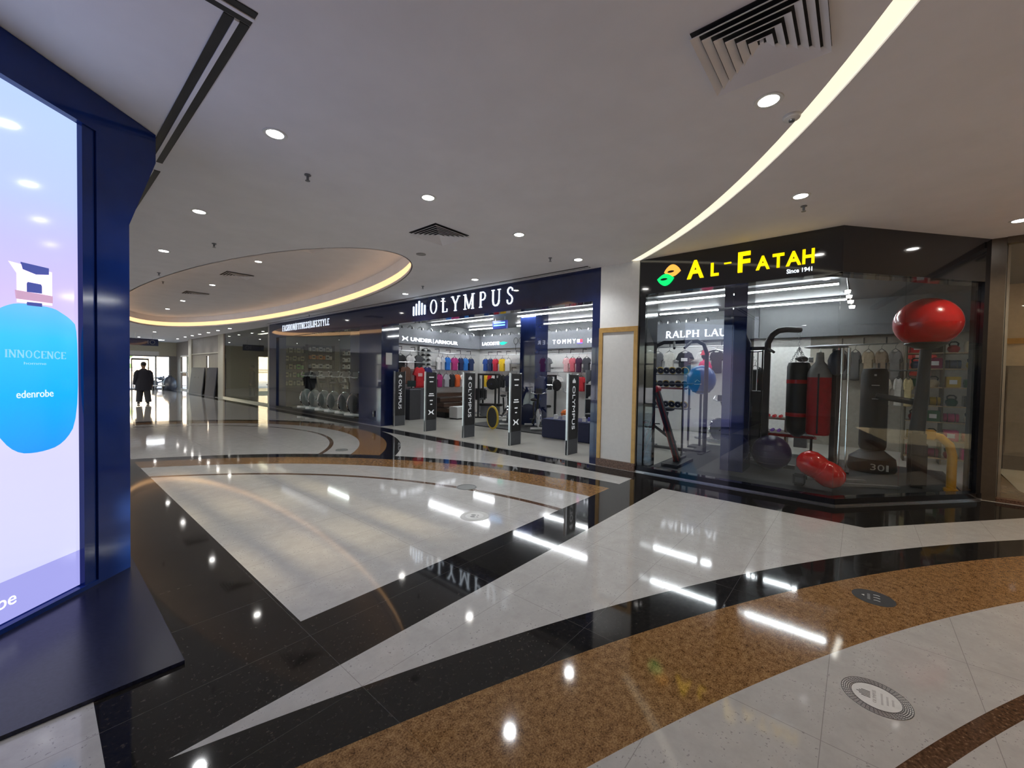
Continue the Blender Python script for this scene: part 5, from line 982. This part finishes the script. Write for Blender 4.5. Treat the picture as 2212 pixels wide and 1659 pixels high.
MB().prism([(-2.1, .3), (2.1, .3), (2.15, .7), (1.6, .85), (.9, 1.35), (-.9, 1.38), (-1.6, .9), (-2.1, .8)], -.8, .8, M_).build('body', mat('white_car', (.8, .8, .82), .25), t); MB().prism([(-1.3, .9), (-.85, 1.3), (.8, 1.28), (1.3, .9)], -.805, .805, M_).build('window_glass', m_black, t)
for x in (-1.3, 1.3): MB().lathe([(0, -.85), (.32, -.85), (.32, .85), (0, .85)], 20, T(x, 0, .32) @ M_).build('wheel', m_rubber, t, smooth=SM)
for i, (x, y, l) in enumerate([(6.5, 42.2, 'dark motorcycle parked outside the glass entrance'), (10.2, 41.6, 'dark motorcycle outside seen past the far column')]):
    t = thing('motorcycle', l, 'motorcycle', (x, y, -.05), .9, 'motorcycles outside')
    for q in (-.6, .6): MB().torus(.27, .05, T(q, 0, .32) @ RX(PI / 2)).lathe([(0, -.03), (.24, -.02), (.24, .02), (0, .03)], 16, T(q, 0, .32) @ RX(PI / 2)).build('wheel', m_rubber, t, smooth=SM)
    MB().tube([(-.6, 0, .32), (-.2, 0, .45), (.3, 0, .5), (.42, 0, .9), (.6, 0, .32)], .06, 8).ball((.1, 0, .75), .2, 1.5, .7, .7).build('body', m_matblack, t, smooth=SM); MB().ball((-.35, 0, .8), .18, 1.8, .7, .35).build('seat', m_dkgrey, t, smooth=SM); MB().tube([(.4, -.32, 1.0), (.45, 0, .95), (.4, .32, 1.0)], .02, 6).build('handlebar', m_steel, t, smooth=SM)
# ---------------------------------------------------------------- people
def person(label, loc, rz, pose, m_body, m_cloth, m_trou, seated=False):
    t = thing('person', label, 'person', loc, rz)
    def skin(name, pts, edges, m, par, sub=2):
        me = bpy.data.meshes.new(name); me.from_pydata([p[:3] for p in pts], edges, []); me.materials.append(m)
        o = bpy.data.objects.new(name, me); COL.objects.link(o); o.parent = par
        sk = o.modifiers.new('skin', 'SKIN'); d = me.skin_vertices[0].data if me.skin_vertices else None
        if d is None:
            me.attributes.new; 
        return o
    # body: lofted limbs joined in one voxel-remeshed surface
    def limb(m, pts, r): m.tube(pts, r, 12)
    b = MB(); b.tube([(0, 0, 1.40), (0, .005, 1.50), (0, .01, 1.56)], [.07, .055, .055], 12).ball((0, .015, 1.65), .1, .82, .98, 1.18, 18).ball((0, .11, 1.635), .018, .8, 1.2, 1.2, 8).ball((.083, .01, 1.64), .022, .4, .8, 1.3, 8).ball((-.083, .01, 1.64), .022, .4, .8, 1.3, 8)
    for s_ in (-1, 1):
        hx = s_ * .30; hz = .78
        b.ball((hx, .05, hz), .04, .5, .8, 1.1, 10)
        for k_ in range(4): b.tube([(hx + (k_ - 1.5) * .004, .085 - k_ * .022, hz - .03), (hx - s_ * .006, .09 - k_ * .022, hz - .085 - (.01 if k_ in (1, 2) else 0)), (hx - s_ * .016, .088 - k_ * .022, hz - .115)], [.0095, .009, .007], 7)
        b.tube([(hx - s_ * .01, .085, hz + .01), (hx - s_ * .025, .115, hz - .03), (hx - s_ * .028, .115, hz - .06)], [.011, .0105, .008], 7)
    o = b.build('body', m_body, t, smooth=SM); d = o.modifiers.new('r', 'REMESH'); d.mode = 'VOXEL'; d.voxel_size = .009; d.use_smooth_shade = True
    c = MB(); c.lathe([(0, .60), (.26, .58), (.25, .75), (.24, .9), (.20, 1.1), (.205, 1.28), (.19, 1.4), (.09, 1.48), (.07, 1.5), (0, 1.5)], 22, Matrix.Diagonal((1.08, .68, 1, 1)))
    for s_ in (-1, 1): c.tube([(s_ * .15, 0, 1.40), (s_ * .235, -.01, 1.32), (s_ * .275, -.015, 1.08), (s_ * .295, .035, .83)], [.08, .078, .062, .048], 12)
    o = c.build('tunic', m_cloth, t, smooth=SM); d = o.modifiers.new('r', 'REMESH'); d.mode = 'VOXEL'; d.voxel_size = .014; d.use_smooth_shade = True
    q = MB()
    for s_, st in ((-1, pose), (1, -pose)): q.tube([(s_ * .09, 0, .86), (s_ * .105, st * .35, .48), (s_ * .12, st * .65 - (.04 if st < 0 else 0), .10)], [.125, .11, .10], 14)
    o = q.build('trousers', m_trou, t, smooth=SM)
    for s_, st in ((-1, pose), (1, -pose)): MB().ball((s_ * .125, st * .65 + .04, .045), .05, .95, 2.5, .9, 14).build('shoe', m_matblack, t, smooth=SM)
    MB().ball((0, -.01, 1.70), .105, .88, 1.0, .92, 16).build('hair', mat('dark_hair', (.01, .009, .009), .6), t, smooth=SM)
    return t
m_skin = mat('skin', (.28, .16, .11), .55); m_ct = mat('dark_slate_cloth', (.018, .018, .03), .85, bump=.2); m_tr = mat('charcoal_cloth', (.035, .034, .04), .85)
person('person in a dark loose tunic walking away towards the bright entrance', (3.01, 23.0, 0), .15, .16, m_skin, m_ct, m_tr)
person('person in dark clothes standing behind the far glass shopfront', (7.8, 25.4, .003), 1.2, .03, m_skin, m_ct, m_ct)
# ---------------------------------------------------------------- beige shop at the right edge
struct(MB().box(8.13, 8.25, -1.40, -1.27, 0, HC).build('trim_21', mat('bronze_post', (.10, .075, .05), .35)))
struct(MB().box(8.11, 8.23, -7.0, -1.40, HC - .08, HC).build('trim_22', mat('bronze_post', (.10, .075, .05), .35)))
struct(MB().box(8.18, 8.19, -7.0, -1.40, 0.05, HC - .08).build('window_10', m_glass)); struct(MB().box(8.12, 8.24, -7.0, -1.40, 0, .05).build('trim_23', m_granite_sk))
struct(MB().box(8.13, 13.2, -7.0, -1.40, -.2, .0035).build('floor_right_shop', mat('pale_shop_floor', (.58, .52, .42), .2))); struct(MB().prism([(8.24, -1.46), (8.24, -1.95), (9.2, -1.80), (11.6, -1.92), (11.6, -1.95)], .0035, .006).build('floor_right_band', mat('taupe_stone', (.24, .19, .14), .2)))
struct(MB().prism([(8.26, -1.435), (12.5, -2.075), (12.5, -2.10), (8.26, -1.46)], .006, HC).build('wall_right_shop', m_wallbeige)); struct(MB().box(11.7, 11.9, -7, -1.99, 0.006, HC).build('wall_right_shop_back', mat('beige_wall_tile', (.55, .46, .35), .3, vary=.06)))
struct(MB().box(11.66, 11.7, -7, -2.0, 2.28, 2.38).build('trim_24', m_gold)); struct(MB().box(11.66, 11.7, -7, -2.0, 0.006, .12).build('baseboard_right_shop', m_granite_sk))
t = thing('locker', 'tall grey cabinet against the beige wall at the right edge', 'cabinet', (11.5, -2.16, .006)); MB().box(-.15, .15, -.14, .14, .25, 1.86).build('body', mat('warm_grey', (.24, .21, .18), .4), t); MB().box(-.17, -.15, -.13, .13, .3, 1.82).build('door', mat('warm_grey', (.24, .21, .18), .4), t); MB().box(-.15, .15, -.14, .14, 0, .25).build('plinth', mat('warm_dark', (.12, .10, .08), .4), t)
t = thing('fill_panel_light', 'unseen warm square fill lamp inside the beige shop at the right edge', 'light', (10.2, -4.6, HC)); MB().box(-.35, .35, -.35, .35, -.04, 0).build('frame', m_white, t); MB().box(-.32, .32, -.32, .32, -.045, -.04).build('diffuser', glow('warm_fill_panel', (1, .78, .5), 45), t)  # lamp out of view, strengthened and warmed to brighten the beige interior
# ---------------------------------------------------------------- floor stickers
def disc(name, label, loc, r, m, rz=0):
    t = thing(name, label, 'floor sticker', (loc[0], loc[1], 0.0), rz); MB().lathe([(0, .0015), (r, .0015), (r, 0)], 40).build('disc', m, t); return t
m_st = mat('sticker_black', (.014, .015, .017), .5); m_sw = mat('sticker_white', (.60, .60, .58), .45); m_sg = mat('sticker_grey', (.12, .125, .12), .4); m_ink = mat('sticker_ink', (.05, .05, .05), .5)
t = disc('floor_sticker', 'round black sticker with faint white marks on the brown granite arc', (3.885, -.125), .12, m_st, 0)
MB().prism([(-.012, .05), (.012, .05), (0, .066)], .0015, .0025).build('mark', m_sw, t); m = MB()
for i in range(5): m.box(-.05 + .02 * i, -.036 + .02 * i, .018, .034, .0015, .0022)
m.build('lettering', mat('sticker_grey_print', (.2, .2, .2), .5), t); m = MB()
for i in range(3): m.tube([(-.045 + .045 * i, -.035, .002), (-.04 + .045 * i, -.015, .002), (-.045 + .045 * i, .0, .002)], .003, 5)
m.build('lettering', m_sw, t)
t = disc('floor_sticker', 'round white sticker with five bars and dark patterned rim on pale tiles', (2.668, -.11), .135, m_sw, 0)
m = MB()
for r_ in (.133, .125, .117, .109, .101, .095): m.torus(r_, .0018, T(0, 0, .0015), 48, 5)
for k_ in range(48): a = 2 * PI * k_ / 48; m.tube([(.097 * math.cos(a), .097 * math.sin(a), .0018), (.131 * math.cos(a + .06), .131 * math.sin(a + .06), .0018)], .0011, 4)
m.build('rim_pattern', m_ink, t); m = MB()
for i, q in enumerate((.034, .043, .052, .043, .034)): m.box(-.027 + .0115 * i, -.022 + .0115 * i, .022, .022 + q, .0015, .0022)
m.build('emblem', m_ink, t); text('lettering', 'OLYMPUS', .10, .014, -.05, .0, mat('sticker_soft', (.42, .41, .40), .5), t, ext=.001, z=.0015)
m = MB()
for j in range(3): m.box(-.045 + .01 * j, .045 - .01 * j, -.025 - .02 * j, -.017 - .02 * j, .0015, .002)
m.build('small_print', mat('sticker_soft', (.42, .41, .40), .5), t)
t = disc('floor_sticker', 'round white sticker with two footprints on the pale tiles', (3.10, 3.14), .155, mat('sticker_rim', (.40, .395, .37), .3), .6); MB().lathe([(0, .0022), (.10, .0022), (.10, .0015)], 36).build('centre', m_sw, t)
for s_ in (-1, 1): MB().ball((s_ * .026, .015, .0022), .022, .75, 1.3, .03, 12).build('footprint', m_sg, t); MB().ball((s_ * .026, -.035, .0022), .013, .8, 1, .04, 10).build('heel_print', m_sg, t)
for x, y, r_, l in [(3.82, 4.03, .14, 'round dark grey sticker on the thin brown ring in mid hall'), (3.92, 7.70, .12, 'round dark sticker on the white oval before the navy shop'), (3.97, 12.85, .13, 'small dark sticker on the far white oval')]:
    t = disc('floor_sticker', l, (x, y), r_, m_sg); MB().torus(r_ * .9, .003, T(0, 0, .0012), 36, 5).build('rim', m_st, t)
